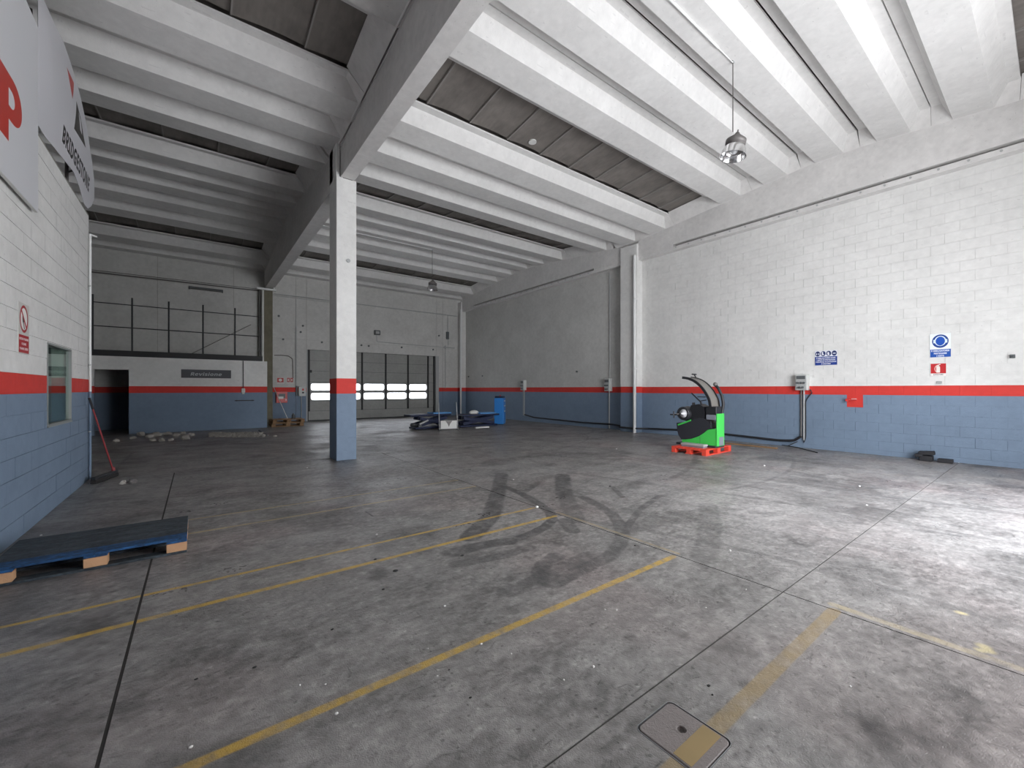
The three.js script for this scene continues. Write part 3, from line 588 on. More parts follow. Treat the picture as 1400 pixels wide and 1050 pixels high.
{ // fire extinguisher sign
  const a = onX(1272, 497, 12.35), b = onX(1294, 514, 12.35);
  const t = print(384, 300, (g, W, H) => {
    g.fillStyle = '#f0e9e8'; g.fillRect(0, 0, W, H); g.fillStyle = '#c02228'; g.fillRect(6, 6, W - 12, 232);
    g.fillStyle = '#eee5de'; g.beginPath(); g.roundRect(142, 70, 92, 150, 14); g.fill(); g.fillRect(176, 40, 26, 40); g.save(); g.translate(188, 44); g.rotate(-0.35); g.fillRect(-40, -10, 100, 20); g.restore();
    g.strokeStyle = '#eee5de'; g.lineWidth = 12; g.beginPath(); g.arc(190, 130, 84, 2.2, 4.4); g.stroke();
    line(g, 'ESTINTORE', W / 2, 268, 46, '#6a6668');
  });
  board('safety_sign', 'red fire extinguisher sign under the ear protection sign', 'sign', Math.abs(b[2] - a[2]), a[1] - b[1], t, mid([12.355, a[1], a[2]], [12.355, b[1], b[2]]), face.right);
}
{ // name board on the partition
  const t = print(896, 192, (g, W, H) => { g.fillStyle = '#4b4c51'; g.fillRect(0, 0, W, H); g.save(); g.translate(W / 2 - 6, H / 2 + 6); g.transform(1.18, 0, -0.24, 1, 0, 0); line(g, 'Revisione', 0, 0, 104, '#b3b6ba'); g.restore(); });
  board('name_board', 'dark grey wall board with slanted lettering on the partition', 'sign', 1.46, 0.3, t, [0.3, 2.05, PZ], 0, M.charcoal);
}
{ // two small white and red notices by the hose cabinet
  for (const [px, lab, txt] of [[383.3, 'small square white and red notice above the red hose cabinet', 0], [396.5, 'small square notice with two red symbols beside another notice', 1]]) {
    const p = onZ(px, 520.5, BZ), t = print(128, 128, (g, W, H) => { g.fillStyle = '#d8d2ce'; g.fillRect(0, 0, W, H); g.fillStyle = '#b8302e'; if (!txt) { g.fillRect(10, 10, 108, 84); g.fillStyle = '#e6dedb'; g.beginPath(); g.ellipse(64, 52, 30, 28, 0, 0, 7); g.fill(); } else { g.fillRect(12, 8, 46, 84); g.fillRect(70, 8, 46, 84); g.fillStyle = '#e6dedb'; g.fillRect(26, 26, 18, 48); g.fillRect(84, 26, 18, 48); } });
    board('safety_sign', lab, 'sign', 0.3, 0.3, t, [p[0], p[1], BZ + 0.004], 0);
  }
}
// advertising boards over the cabin wall
{
  const z0 = -1.2, z1 = -6.66, y0 = 3.4, y1 = 5.4, W = 2048, H = Math.round(2048 * (y1 - y0) / (z0 - z1));
  const t = print(W, H, (g) => {
    g.fillStyle = '#dadbdf'; g.fillRect(0, 0, W, H);
    const k = W / (z0 - z1), P = (z, y) => [(z0 - z) * k, (y1 - y) * k];
    const [ax, ay] = P(-5.53, 4.37), [bx, by] = P(-6.14, 3.75), h = by - ay, w = bx - ax;
    g.fillStyle = '#c2382c'; g.beginPath(); g.moveTo(ax, ay); g.lineTo(ax + 0.55 * w, ay); g.bezierCurveTo(ax + 1.14 * w, ay, ax + 1.14 * w, ay + 0.66 * h, ax + 0.55 * w, ay + 0.66 * h); g.lineTo(ax + 0.4 * w, ay + 0.66 * h); g.lineTo(ax + 0.4 * w, by); g.lineTo(ax, by); g.fill();
    g.fillStyle = '#dadbdf'; g.beginPath(); g.moveTo(ax + 0.4 * w, ay + 0.2 * h); g.lineTo(ax + 0.5 * w, ay + 0.2 * h); g.bezierCurveTo(ax + 0.72 * w, ay + 0.2 * h, ax + 0.72 * w, ay + 0.46 * h, ax + 0.5 * w, ay + 0.46 * h); g.lineTo(ax + 0.4 * w, ay + 0.46 * h); g.fill();
  });
  const o = thing('banner_board', 'flat white advertising board with a large red letter on the cabin wall', 'banner', [CX + 0.045, 0, 0]);
  mesh('panel', cbox(0.03, y1 - y0, z0 - z1, 0, (y0 + y1) / 2, (z0 + z1) / 2, 0.006), M.offwhite, o);
  mesh('printed_face', new THREE.PlaneGeometry(z0 - z1 - 0.006, y1 - y0 - 0.006).rotateY(Math.PI / 2).translate(0.0165, (y0 + y1) / 2, (z0 + z1) / 2), printed(t, 0.4), o);
  for (const z of [-6.5, -5.2, -3.9, -2.6, -1.5]) { mesh('bracket', box(-0.041, -0.015, 3.5, 3.54, z - 0.02, z + 0.02), M.castgrey, o); }
}
{
  const tops = [[-6.662, 5.83], [-7.0, 5.92], [-7.5, 6.0], [-8.05, 6.13], [-8.36, 6.1], [-8.76, 5.98], [-9.1, 5.62], [-9.25, 5.34], [-9.7, 4.96], [-9.8, 4.74], [-9.82, 4.7]];
  const bots = [[-6.662, 4.35], [-6.9, 4.36], [-8.3, 4.52], [-8.7, 4.46], [-9.1, 4.36], [-9.4, 4.39], [-9.65, 4.52], [-9.82, 4.68]];
  const at = (l, z) => { for (let i = 0; i + 1 < l.length; i++) if (z <= l[i][0] && z >= l[i + 1][0]) return lerp(l[i][1], l[i + 1][1], (z - l[i][0]) / (l[i + 1][0] - l[i][0])); return z > l[0][0] ? l[0][1] : l.at(-1)[1]; };
  const Z0 = -6.662, Z1 = -9.82, YB = 4.3, YT = 6.2, NU = 60, NV = 20, pos = [], uv = [], idx = [];
  for (const side of [0, 1]) for (let i = 0; i <= NU; i++) for (let j = 0; j <= NV; j++) {
    const z = lerp(Z0, Z1, i / NU), b = at(bots, z), tp = at(tops, z), y = lerp(b, Math.max(b + 0.01, tp), j / NV);
    const tuck = clamp((-6.66 - z) / 0.35), x = lerp(0.062, 0.05, tuck) + tuck * 0.05 * Math.sin(Math.PI * (y - YB) / (YT - YB)) - tuck * 0.05 * Math.pow(clamp((y - 4.9) / 1.3), 2) - 0.03 * Math.pow(i / NU, 3) - side * 0.006;
    pos.push(x, y, z); uv.push((Z0 - z) / (Z0 - Z1), (y - YB) / (YT - YB));
  }
  const N = (NU + 1) * (NV + 1), id = (s, i, j) => s * N + i * (NV + 1) + j;
  for (let i = 0; i < NU; i++) for (let j = 0; j < NV; j++) { const q = [id(0, i, j), id(0, i + 1, j), id(0, i + 1, j + 1), id(0, i, j + 1)], r = q.map((v) => v + N); idx.push(q[0], q[1], q[2], q[0], q[2], q[3], r[0], r[2], r[1], r[0], r[3], r[2]); }
  for (let i = 0; i < NU; i++) for (const j of [0, NV]) { const a = id(0, i, j), b = id(0, i + 1, j); idx.push(a, a + N, b, b, a + N, b + N); }
  for (let j = 0; j < NV; j++) for (const i of [0, NU]) { const a = id(0, i, j), b = id(0, i, j + 1); idx.push(a, b, a + N, b, b + N, a + N); }
  const g = new THREE.BufferGeometry(); g.setAttribute('position', new THREE.Float32BufferAttribute(pos, 3)); g.setAttribute('uv', new THREE.Float32BufferAttribute(uv, 2)); g.setIndex(idx); g.computeVertexNormals();
  const W = 1536, H = Math.round(W * (YT - YB) / (Z0 - Z1)), k = W / (Z0 - Z1);
  const t = print(W, H, (c) => {
    c.fillStyle = '#d3d3d8'; c.fillRect(0, 0, W, H);
    const P = (px, py) => { const q = onX(px, py, CX + 0.05); return [(Z0 - q[2]) * k, (YT - q[1]) * k]; };
    const poly = (l, f) => { c.fillStyle = f; c.beginPath(); l.forEach((p, i) => (i ? c.lineTo(...P(...p)) : c.moveTo(...P(...p)))); c.fill(); };
    poly([[89.5, 91], [100.5, 113], [93.5, 134]], '#b8322c');
    poly([[100.5, 137], [106, 160], [109, 183], [112.5, 201], [95, 174]], '#3a3936');
    poly([[103, 152], [104.2, 176], [106.8, 183], [105.8, 164]], '#d3d3d8');
    const [tx, ty] = P(80.5, 168), [ux, uy] = P(80.5, 191), [, ey] = P(120.5, 263), [ex] = P(120.5, 263);
    c.save(); c.translate(tx, (ty + uy) / 2); c.rotate(Math.atan2(ey - uy, ex - tx) * 0.7); c.fillStyle = '#15161a'; const f = (uy - ty) / 0.72; c.font = `bold ${f}px sans-serif`; c.textAlign = 'left'; c.textBaseline = 'middle';
    const w = c.measureText('BRIDGESTONE').width; c.scale((ex - tx) / w, 1); c.fillText('BRIDGESTONE', 0, 0); c.lineWidth = 5; c.strokeStyle = '#15161a'; c.strokeText('BRIDGESTONE', 0, 0); c.restore();
  });
  const o = thing('banner_sheet', 'warped white tyre advertising sheet with black lettering above the cabin wall', 'banner', [CX, 0, 0]);
  mesh('sheet', g, printed(t, 0.45), o);
  for (const z of [-6.95, -8.6]) { const b = mesh('support', rod([-0.06, CTOP + 0.021, z], [-0.06, 5.75, z], 0.02), M.castgrey, o); mesh('stay', rod([-0.06, 4.6, z], [0.05, 4.7, z], 0.012), M.castgrey, b); }
}

// ------------------------------------------------------------------ storage deck railing and wall fittings
{
  const o = thing('guard_rail', 'thin black steel railing along the storage deck above the partition', 'railing', [0, PTOP + 0.15, PZ - 0.12]);
  for (const x of [-5.5, -4.55, -3.6, -2.66, -1.72, -0.77, 0.19, 1.16, 2.0]) mesh('post', rod([x, -0.12, 0], [x, 4.56 - PTOP - 0.15 - (x > 1.5 ? 0.2 : 0), 0], 0.024, 8), M.black, o);
  for (const y of [4.31, 3.55]) mesh('rail', rod([-5.5, y - PTOP - 0.15, 0.03], [2.02, y - PTOP - 0.15, 0.03], 0.015, 8), M.black, o);
  tag(mesh('pole', rod([-0.45, 2.62, -19.6], [1.85, 4.25, -20.85], 0.014, 8), M.castgrey), 'thin grey rod leaning against the end wall behind the railing', 'rod');
}
{
  const a = onZ(258, 390, BZ + 0.1), b = onZ(305, 397, BZ + 0.1), o = thing('batten_lamp', 'unlit dark fluorescent batten lamp high on the end wall', 'lamp', [(a[0] + b[0]) / 2, a[1] - 0.05, BZ]);
  const w = b[0] - a[0];
  mesh('housing', cbox(w, 0.07, 0.07, 0, 0, 0.05), M.boxdark, o); mesh('tube', rod([-w / 2 + 0.05, -0.06, 0.05], [w / 2 - 0.05, -0.06, 0.05], 0.018), M.castgrey, o);
  for (const s of [-1, 1]) mesh('end_cap', cbox(0.05, 0.1, 0.06, s * (w / 2 - 0.02), -0.04, 0.05), M.boxdark, o);
}
tag(mesh('conduit', [rod([-3.4, 5.72, BZ + 0.04], [2.2, 5.78, BZ + 0.04], 0.025), rod([-3.4, 5.79, BZ + 0.04], [2.2, 5.85, BZ + 0.04], 0.012)], M.castgrey), 'pair of thin pipes along the end wall above the storage deck', 'pipe');
tag(mesh('conduit', [rod([2.75, 5.74, BZ + 0.04], [12.0, 5.72, BZ + 0.04], 0.02), rod([2.75, 5.66, BZ + 0.03], [6, 5.64, BZ + 0.03], 0.01)], M.pipegrey), 'thin pipe along the end wall high above the gate', 'pipe');
tag(mesh('bracket_arm', [cbox(0.72, 0.08, 0.08, 2.38, 5.76, -20.45, 0.01), cbox(0.06, 0.14, 0.08, 2.66, 5.84, -20.45, 0.01)], M.pipewhite), 'white bracket bar fixed across the weathered column head', 'bracket');
{
  const o = thing('flood_lamp', 'small dark floodlight on the end wall above the gate', 'lamp', [7.34, 4.38, BZ]);
  mesh('housing', cbox(0.3, 0.24, 0.1, 0, 0, 0.09, 0.02), M.boxdark, o); mesh('lens', cbox(0.18, 0.13, 0.01, 0, 0, 0.142, 0.004), M.pipegrey, o); mesh('arm', rod([0, -0.1, 0], [0, -0.1, 0.08], 0.02), M.boxdark, o);
  tag(mesh('conduit', tube([[7.34, 4.26, BZ + 0.02], [7.34, 3.98, BZ + 0.02], [7.4, 3.93, BZ + 0.02], [9, 3.9, BZ + 0.02], [11.1, 3.87, BZ + 0.02]], 0.016, 40), M.pipegrey), 'grey conduit running from the floodlight across the wall above the gate', 'pipe');
}
{
  const o = thing('wall_switch', 'small dark isolator with conduit on the end wall near the corner', 'switch', [11.38, 4.55, BZ]);
  mesh('body', cbox(0.16, 0.42, 0.1, 0, 0, 0.05, 0.015), M.boxdark, o); mesh('conduit', [rod([0.03, 0.2, 0.03], [0.03, 1.15, 0.03], 0.016), rod([0.06, -0.2, 0.03], [0.06, -0.55, 0.03], 0.016), rod([-0.12, -0.68, 0.03], [-0.12, -3.0, 0.03], 0.014)], M.pipegrey, o);
  tag(mesh('cable_duct', [cbox(0.7, 0.06, 0.06, 11.5, 3.87, BZ + 0.03, 0.01), cbox(0.05, 0.2, 0.05, 11.25, 3.87, BZ + 0.03, 0.01)], M.pipegrey), 'short grey cable duct on the end wall beneath the isolator', 'cable duct');
}
tag(mesh('conduit', [rod([3.62, 1.6, BZ + 0.03], [3.62, 4.35, BZ + 0.03], 0.025), rod([3.62, 4.3, BZ + 0.03], [3.62, 5.6, BZ + 0.03], 0.012)], M.pipegrey), 'vertical conduit on the end wall beside the gate opening', 'pipe');
tag(mesh('conduit', tube([[2.75, 3.0, BZ + 0.03], [3.0, 3.02, BZ + 0.03], [3.3, 3.0, BZ + 0.03], [3.48, 2.86, BZ + 0.03], [3.5, 2.0, BZ + 0.03]], 0.018, 30), M.castgrey), 'curved cable above the hose cabinet beside the weathered column', 'cable');
for (const [px, py] of [[381, 432], [387, 464], [411, 454], [414, 445.5], [440, 468], [494, 472], [504, 473], [549, 475], [600, 459], [592, 478]]) { const p = onZ(px, py, BZ); const m = mesh('wall_anchor', metricUV(cyl(0.045, 0.045, 0.05, 10).rotateX(Math.PI / 2)), M.boxdark); m.position.set(p[0], p[1], BZ + 0.02); tag(m, 'small dark anchor stub sticking out of the gate wall', 'anchor', 'anchor stubs on the gate wall'); }
for (const [px, py] of [[641, 515], [660, 514], [789, 508]]) { const p = onX(px, py, 12.38), m = mesh('wall_anchor', metricUV(cyl(0.04, 0.04, 0.05, 10).rotateZ(Math.PI / 2)), M.boxdark); m.position.set(12.36, p[1], p[2]); tag(m, 'small dark anchor stub sticking out of the rendered side wall', 'anchor', 'anchor stubs on the rendered side wall'); }
{ // red hose cabinet
  const o = thing('hose_cabinet', 'red fire hose cabinet on the end wall between column and gate', 'cabinet', [3.03, 1.14, BZ]);
  mesh('body', cbox(0.44, 0.5, 0.18, 0, 0, 0.09, 0.01), M.redpaint, o); const d = mesh('door', cbox(0.4, 0.46, 0.012, 0, 0, 0.186, 0.004), M.redpaint, o);
  mesh('window', cbox(0.26, 0.2, 0.006, 0, 0.06, 0.006, 0.002).translate(0, 0, 0.188), M.boxdark, d); mesh('handle', cbox(0.03, 0.08, 0.02, 0.16, -0.12, 0.2), M.pipewhite, d); mesh('sticker', cbox(0.2, 0.1, 0.003, -0.04, -0.02, 0.196, 0.001), M.offwhite, d);
}
{ // control box beside gate
  const o = thing('gate_control_box', 'grey gate control box with red and black buttons beside the gate', 'control box', [3.86, 1.4, BZ + 0.004]);
  mesh('body', cbox(0.3, 0.44, 0.14, 0, 0, 0.07, 0.015), M.boxgrey, o); mesh('side_channel', cbox(0.07, 0.46, 0.1, -0.22, 0.02, 0.05, 0.01), M.boxdark, o);
  mesh('red_button', cbox(0.08, 0.09, 0.03, 0.03, 0.08, 0.15), M.redpaint, o); mesh('black_button', cbox(0.08, 0.07, 0.03, 0.03, -0.06, 0.15), M.black, o);
  mesh('conduit', rod([-0.02, -1.38, 0.04], [-0.02, -0.2, 0.04], 0.02), M.pipegrey, o);
}
{ // socket and cable on partition, wall hook
  const o = thing('wall_socket', 'socket at the end of a dark cable on the partition', 'socket', [1.41, 1.45, PZ]);
  mesh('body', cbox(0.12, 0.16, 0.07, 0, 0, 0.035, 0.015), M.offwhite, o); mesh('lower_cap', cbox(0.08, 0.08, 0.06, 0, -0.1, 0.04, 0.012), M.boxgrey, o); mesh('cable', rod([0, 0.07, 0.02], [0, PTOP - 1.46, 0.02], 0.014), M.black, o);
  tag(mesh('wall_bar', [cbox(0.62, 0.035, 0.035, 1.45, 1.07, PZ + 0.06, 0.008), cbox(0.03, 0.05, 0.06, 1.2, 1.07, PZ + 0.03, 0.006), cbox(0.03, 0.05, 0.06, 1.7, 1.07, PZ + 0.03, 0.006)], M.black), 'short black bar fixed low on the blue partition base', 'bar');
}

// ------------------------------------------------------------------ switch boxes on the side wall
function switchBox(label, X, z, y0, y1, w) {
  const o = thing('switch_box', label, 'switch box', [X, y0, z], face.right), h = y1 - y0;
  mesh('body', cbox(w, h, 0.16, 0, h / 2, 0.08, 0.012), M.boxgrey, o);
  const c = mesh('cover', cbox(w * 0.82, h * 0.9, 0.02, 0, h / 2, 0.168, 0.006), M.pipegrey, o);
  mesh('breaker_window', cbox(w * 0.7, h * 0.2, 0.008, 0, h * 0.8, 0.18, 0.003), M.boxdark, c);
  for (let i = 0; i < 3; i++) mesh('socket', metricUV(cyl(w * 0.1, w * 0.1, 0.05, 12).rotateX(Math.PI / 2).translate(-w * 0.26 + i * w * 0.26, h * 0.46, 0.19)), M.boxdark, c);
  for (let i = 0; i < 2; i++) mesh('socket', metricUV(cyl(w * 0.1, w * 0.1, 0.05, 12).rotateX(Math.PI / 2).translate(-w * 0.13 + i * w * 0.28, h * 0.17, 0.19)), M.boxdark, c);
  return o;
}
{
  const a = onX(1087.5, 512, 12.2), b = onX(1103, 533.5, 12.2);
  const s = switchBox('grey switch box with sockets on the red stripe of the block wall', 12.36, (a[2] + b[2]) / 2, b[1], a[1], 0.27);
  mesh('conduit', rod([0.02, -b[1] + 0.2, 0.03], [0.02, 0, 0.03], 0.02), M.pipegrey, s);
  mesh('conduit', rod([-0.04, -b[1] + 0.25, 0.03], [-0.04, 0, 0.03], 0.016), M.castgrey, s);
  mesh('cable', tube([[0.16, 0.02, 0.05], [0.2, -0.06, 0.04], [0.1, -0.2, 0.03], [0.06, -0.3, 0.03], [0.06, -b[1] + 0.3, 0.03], [0.02, -b[1] + 0.14, 0.03]], 0.012, 30), M.black, s);
  const s2 = switchBox('grey switch box on the rendered wall close to the projecting pilaster', 12.38, -10.22, 1.42, 1.9, 0.26);
  mesh('conduit', [rod([0, -1.4, 0.03], [0, 0, 0.03], 0.025), rod([0.02, 0.48, 0.03], [0.02, 4.45, 0.03], 0.016)], M.pipegrey, s2);
  const s3 = switchBox('grey switch box on the rendered wall behind the blue cabinet', 12.38, -15.3, 1.45, 1.92, 0.26);
  mesh('conduit', [rod([0, -1.2, 0.03], [0, 0, 0.03], 0.025), rod([-0.1, -1.2, 0.02], [-0.1, 0, 0.02], 0.012)], M.pipegrey, s3);
  tag(mesh('wall_cable', tube([[12.36, 0.3, -15.3], [12.35, 0.2, -14.6], [12.35, 0.18, -13], [12.34, 0.16, -11.5], [12.33, 0.19, -10.2], [12.3, 0.16, -9.6], [12.0, 0.15, -9.48], [12.0, 0.15, -8.8], [12.3, 0.15, -8.5], [12.32, 0.19, -7.4], [12.32, 0.18, -5.9], [12.32, 0.14, -4.5], [12.32, 0.17, -4.15], [12.32, 0.3, -3.98]], 0.03, 120), M.black), 'thick black cable run low along the side wall to the switch boxes', 'cable');
  const c0 = onFloor(1060, 607), c1 = onFloor(1100, 611), c2 = onFloor(1116, 615);
  tag(mesh('floor_cable', tube([[12.25, 0.16, -4.05], [12.2, 0.03, -4.25], [c0[0], 0.012, c0[2]], [c1[0] - 0.4, 0.012, c1[2]], [c2[0] - 0.6, 0.012, c2[2] + 0.2]], 0.011, 40), M.black), 'thin black cable lying on the floor under the grey switch box', 'cable');
  const w0 = onFloor(1000, 605), w1 = onFloor(1055, 609);
  tag(mesh('plank', cbox(0.12, 0.03, Math.abs(w1[2] - w0[2]) + 0.3, 11.6, 0.015, (w0[2] + w1[2]) / 2 + 0.2, 0.004), M.wood), 'short wooden batten on the floor between the machine and the block wall', 'batten');
}
{ // red tap outlet
  const p = onX(1164, 547, 12.35), o = thing('hose_tap', 'small red-painted pipe tap on the red patch of the block wall', 'tap', [12.356, p[1], p[2]], face.right);
  mesh('valve', metricUV(cyl(0.035, 0.035, 0.1, 12).rotateX(Math.PI / 2).translate(-0.06, 0, 0.05)), M.redpaint, o); mesh('spout', rod([-0.05, 0, 0.08], [0.12, 0.01, 0.09], 0.016), M.redpaint, o); mesh('lever', cbox(0.1, 0.012, 0.02, 0.07, 0.03, 0.09, 0.004), M.offwhite, o);
}
{ // small wall bits
  const p = onX(1384, 487, 12.3), o = thing('wall_bracket', 'small dark bracket on the white part of the block wall', 'bracket', [12.356, p[1], p[2]], face.right);
  mesh('plate', cbox(0.07, 0.07, 0.02, 0, 0, 0.01, 0.006), M.boxdark, o); mesh('arm', cbox(0.05, 0.035, 0.12, 0, 0.01, 0.07, 0.01), M.boxdark, o);
  const q = onX(1284, 524, 12.35); tag(mesh('wall_hook', [cbox(0.012, 0.05, 0.08, 12.35, q[1] + 0.02, q[2], 0.003), cbox(0.04, 0.015, 0.08, 12.335, q[1], q[2], 0.003)], M.pipegrey), 'small grey extinguisher hook just above the red stripe', 'hook');
}
{ // black rubber blocks against the wall
  const p = onFloor(1270, 629.5), q = onFloor(1291, 632.5), X = 12.2;
  const mk = (label, z, parts) => { const o = thing('rubber_block', label, 'block', [X, 0, z], face.right); parts.forEach(([n, g]) => mesh(n, g, M.rubberblock, o)); };
  mk('black rubber jack pad stack leaning on the base of the block wall', -1.67, [['upper_pad', cbox(0.24, 0.08, 0.16, 0.01, 0.16, 0.01, 0.015).rotateZ(0.1)], ['lower_pad', cbox(0.2, 0.11, 0.2, -0.01, 0.055, 0.02, 0.015)], ['wedge', cbox(0.12, 0.07, 0.18, -0.09, 0.13, 0.06, 0.015).rotateZ(0.2)]]);
  mk('single flat black rubber pad on the floor by the block wall', -1.4, [['pad', cbox(0.22, 0.075, 0.16, 0, 0.0375, 0.03, 0.012)]]);
}

// ------------------------------------------------------------------ pallets
function pallet(o, L, W, m, opt = {}) {                               // L along x, W along z, origin at the middle of the base
  const H = opt.h ?? 0.144, jit = opt.jit ?? 0, t = 0.022, bh = H - 3 * t, mm = (k) => (Array.isArray(m) ? m[k % m.length] : m);
  const bottoms = opt.solid ? [] : [-1, 0, 1];
  for (const s of [-1, 0, 1]) mesh('bottom_board', cbox(L, t, s ? 0.1 : 0.145, 0, t / 2, s * (W / 2 - (s ? 0.05 : 0)), 0.003), mm(0), o);
  for (const sx of [-1, 0, 1]) for (const sz of [-1, 0, 1]) mesh('spacer_block', cbox(0.145, bh, 0.1, sx * (L / 2 - 0.0725), t + bh / 2, sz * (W / 2 - 0.05), 0.004), opt.block ?? mm(1), o);
  for (const sx of [-1, 0, 1]) mesh('cross_board', cbox(0.145, t, W, sx * (L / 2 - 0.0725), t + bh + t / 2, 0, 0.003), mm(2), o);
  const n = opt.boards ?? 5, bw = (W - (n - 1) * (opt.gap ?? 0.045)) / n;
  for (let i = 0; i < n; i++) mesh('top_board', cbox(L, t, bw, rr(-jit, jit), H - t / 2, -W / 2 + bw / 2 + i * (bw + (opt.gap ?? 0.045)), 0.003), mm(i + 3), o);
}
{
  const o = thing('pallet', 'blue painted wooden pallet with dark worn top against the cabin wall', 'pallet', [-0.67, 0, -5.25], 0);
  pallet(o, 1.2, 0.8, [M.darkboard, M.endgrain, M.blueboard, M.darkboard, M.darkboard, M.darkboard, M.darkboard, M.blueboard], { gap: 0.012, boards: 5, block: M.endgrain });
}
{
  const o = thing('pallet', 'bright red plastic pallet under the green wheel balancer', 'pallet', [9.05 + 0.62, 0, -4.78 - 0.42], 0.02);
  pallet(o, 1.22, 0.84, M.redplastic, { gap: 0.04 });
}
{
  const lab = ['bottom wooden pallet of the small stack beside the gate', 'top wooden pallet of the small stack beside the gate'];
  for (let k = 0; k < 2; k++) { const o = thing('pallet', lab[k], 'pallet', [2.92 + 0.03 * k, 0.144 * k, -19.05 - 0.03 * k], 0.03 * k, 'stacked wooden pallets'); pallet(o, 1.15, 0.8, M.wood, { jit: 0.02 }); }
  tag(mesh('broom_stick', rod([2.98, 0.3, -19.2], [2.7, 1.6, -20.9], 0.014), M.offwhite), 'thin white pole leaning between the pallet stack and end wall', 'pole');
  tag(mesh('oil_can', [metricUV(cyl(0.06, 0.07, 0.16, 14).translate(3.2, 0.37, -19.2)), metricUV(cyl(0.02, 0.05, 0.06, 12).translate(3.2, 0.47, -19.2))], M.boxdark), 'small dark can standing on the wooden pallet stack', 'can');
}

// ------------------------------------------------------------------ wheel balancer on the red pallet
{
  const o = thing('wheel_balancer', 'green and black wheel balancing machine with raised grey hood', 'machine', [9.66, 0.144, -5.24]);
  const S = (pts) => pts.map(([cx, cy]) => [(cx - 600) / 416 + 0.48, (845 - cy) / 430]);
  mesh('base_plate', cbox(0.42, 0.05, 0.98, 0, 0.025, 0, 0.008), M.charcoal, o);
  mesh('green_cabinet', extrudeX(S([[255, 832], [600, 832], [600, 655], [588, 655], [520, 668], [480, 705], [430, 742], [345, 778], [248, 795]]), -0.16, 0.16), M.green, o);
  mesh('seam', box(-0.163, -0.158, 0.04, 0.24, 0.092, 0.098), M.boxdark, o);
  mesh('end_panel', cbox(0.335, 0.75, 0.03, 0, 0.415, 0.495, 0.008), M.green, o);
  mesh('end_hatch', cbox(0.2, 0.2, 0.008, 0.02, 0.15, 0.513, 0.003), M.panelgrey, o);
  mesh('black_cover', extrudeX(S([[195, 620], [200, 690], [215, 745], [248, 793], [345, 776], [430, 740], [480, 703], [520, 666], [560, 655], [540, 600], [480, 560], [430, 555], [330, 590], [230, 620]]), -0.185, 0.17), M.charcoal, o);
  mesh('green_stripe', extrudeX(S([[212, 634], [352, 578], [352, 592], [215, 650]]), -0.2, -0.17), M.green, o);
  mesh('gearbox', extrudeX(S([[300, 600], [340, 430], [420, 415], [470, 440], [485, 560], [430, 590]]), -0.14, 0.15), M.black, o);
  const hub = mesh('hub_ring', metricUV(new THREE.TorusGeometry(0.135, 0.028, 10, 28).rotateY(Math.PI / 2).translate(-0.23, 0.765, -0.29)), M.black, o);
  mesh('cone_plate', metricUV(new THREE.LatheGeometry([[0, 0.1], [0.02, 0.1], [0.03, 0.04], [0.1, 0.0], [0.105, -0.02], [0, -0.02]].map(([r, y]) => new THREE.Vector2(r, y)), 24).rotateZ(Math.PI / 2).translate(-0.245, 0.765, -0.28)), M.clear, hub);
  mesh('spindle', rod([-0.1, 0.765, -0.31], [-0.48, 0.74, -0.4], 0.018), M.castgrey, hub);
  mesh('wing_nut', [rod([-0.46, 0.66, -0.39], [-0.46, 0.82, -0.4], 0.016), rod([-0.46, 0.74, -0.49], [-0.46, 0.74, -0.31], 0.016)], M.black, hub);
  mesh('hub_housing', metricUV(cyl(0.15, 0.19, 0.2, 20).rotateZ(Math.PI / 2).translate(-0.12, 0.75, -0.29)), M.black, o);
  mesh('weight_tray', cbox(0.34, 0.12, 0.24, 0, 0.7, 0.36, 0.02), M.panelgrey, o);
  mesh('tray_recess', cbox(0.02, 0.14, 0.14, -0.165, 0.55, 0.3, 0.01), M.black, o);
  mesh('pivot_block', cbox(0.3, 0.2, 0.26, 0.02, 0.85, 0.34, 0.02), M.black, o);
  const arc = S([[545, 440], [535, 375], [510, 320], [475, 265], [430, 215], [380, 178], [320, 152], [255, 140]]), curve = new THREE.CatmullRomCurve3(arc.map(([z, y]) => new THREE.Vector3(0, y, z))), P = curve.getSpacedPoints(22);
  const band = (x0, x1, t) => { const out = P.map((p, i) => { const q = P[Math.min(i + 1, 22)], r = P[Math.max(i - 1, 0)], d = q.clone().sub(r).normalize(); return [[p.z + d.y * t / 2, p.y - d.z * t / 2], [p.z - d.y * t / 2, p.y + d.z * t / 2]]; }); return extrudeX([...out.map((v) => v[0]), ...out.map((v) => v[1]).reverse()], x0, x1); };
  mesh('hood', band(-0.16, 0.22, 0.02), M.hoodgrey, o);
  mesh('hood_rim', band(-0.18, -0.155, 0.06), M.black, o); mesh('hood_rim', band(0.215, 0.24, 0.06), M.black, o);
  mesh('hood_handle', [rod([0.1, 1.65, -0.15], [0.1, 1.72, -0.2], 0.014), rod([0.02, 1.72, -0.2], [0.2, 1.72, -0.2], 0.016)], M.black, o);
  mesh('hose', tube([[0.14, 0.78, 0.46], [0.16, 1.0, 0.49], [0.17, 1.2, 0.45], [0.16, 1.38, 0.37], [0.16, 1.45, 0.3]], 0.035, 24), M.black, o);
  mesh('lamp_knob', metricUV(new THREE.SphereGeometry(0.05, 14, 10).translate(0.16, 1.47, 0.3)), M.castgrey, o);
  mesh('gauge_arm', [rod([-0.1, 1.26, -0.15], [-0.1, 1.05, 0.08], 0.016), rod([-0.1, 1.05, 0.08], [-0.1, 0.7, 0.18], 0.022), rod([-0.1, 1.17, 0.0], [-0.1, 1.17, 0.2], 0.01), rod([-0.1, 1.07, 0.05], [-0.1, 1.1, 0.22], 0.01), rod([-0.1, 0.7, 0.18], [-0.1, 0.62, 0.12], 0.03)], M.black, o);
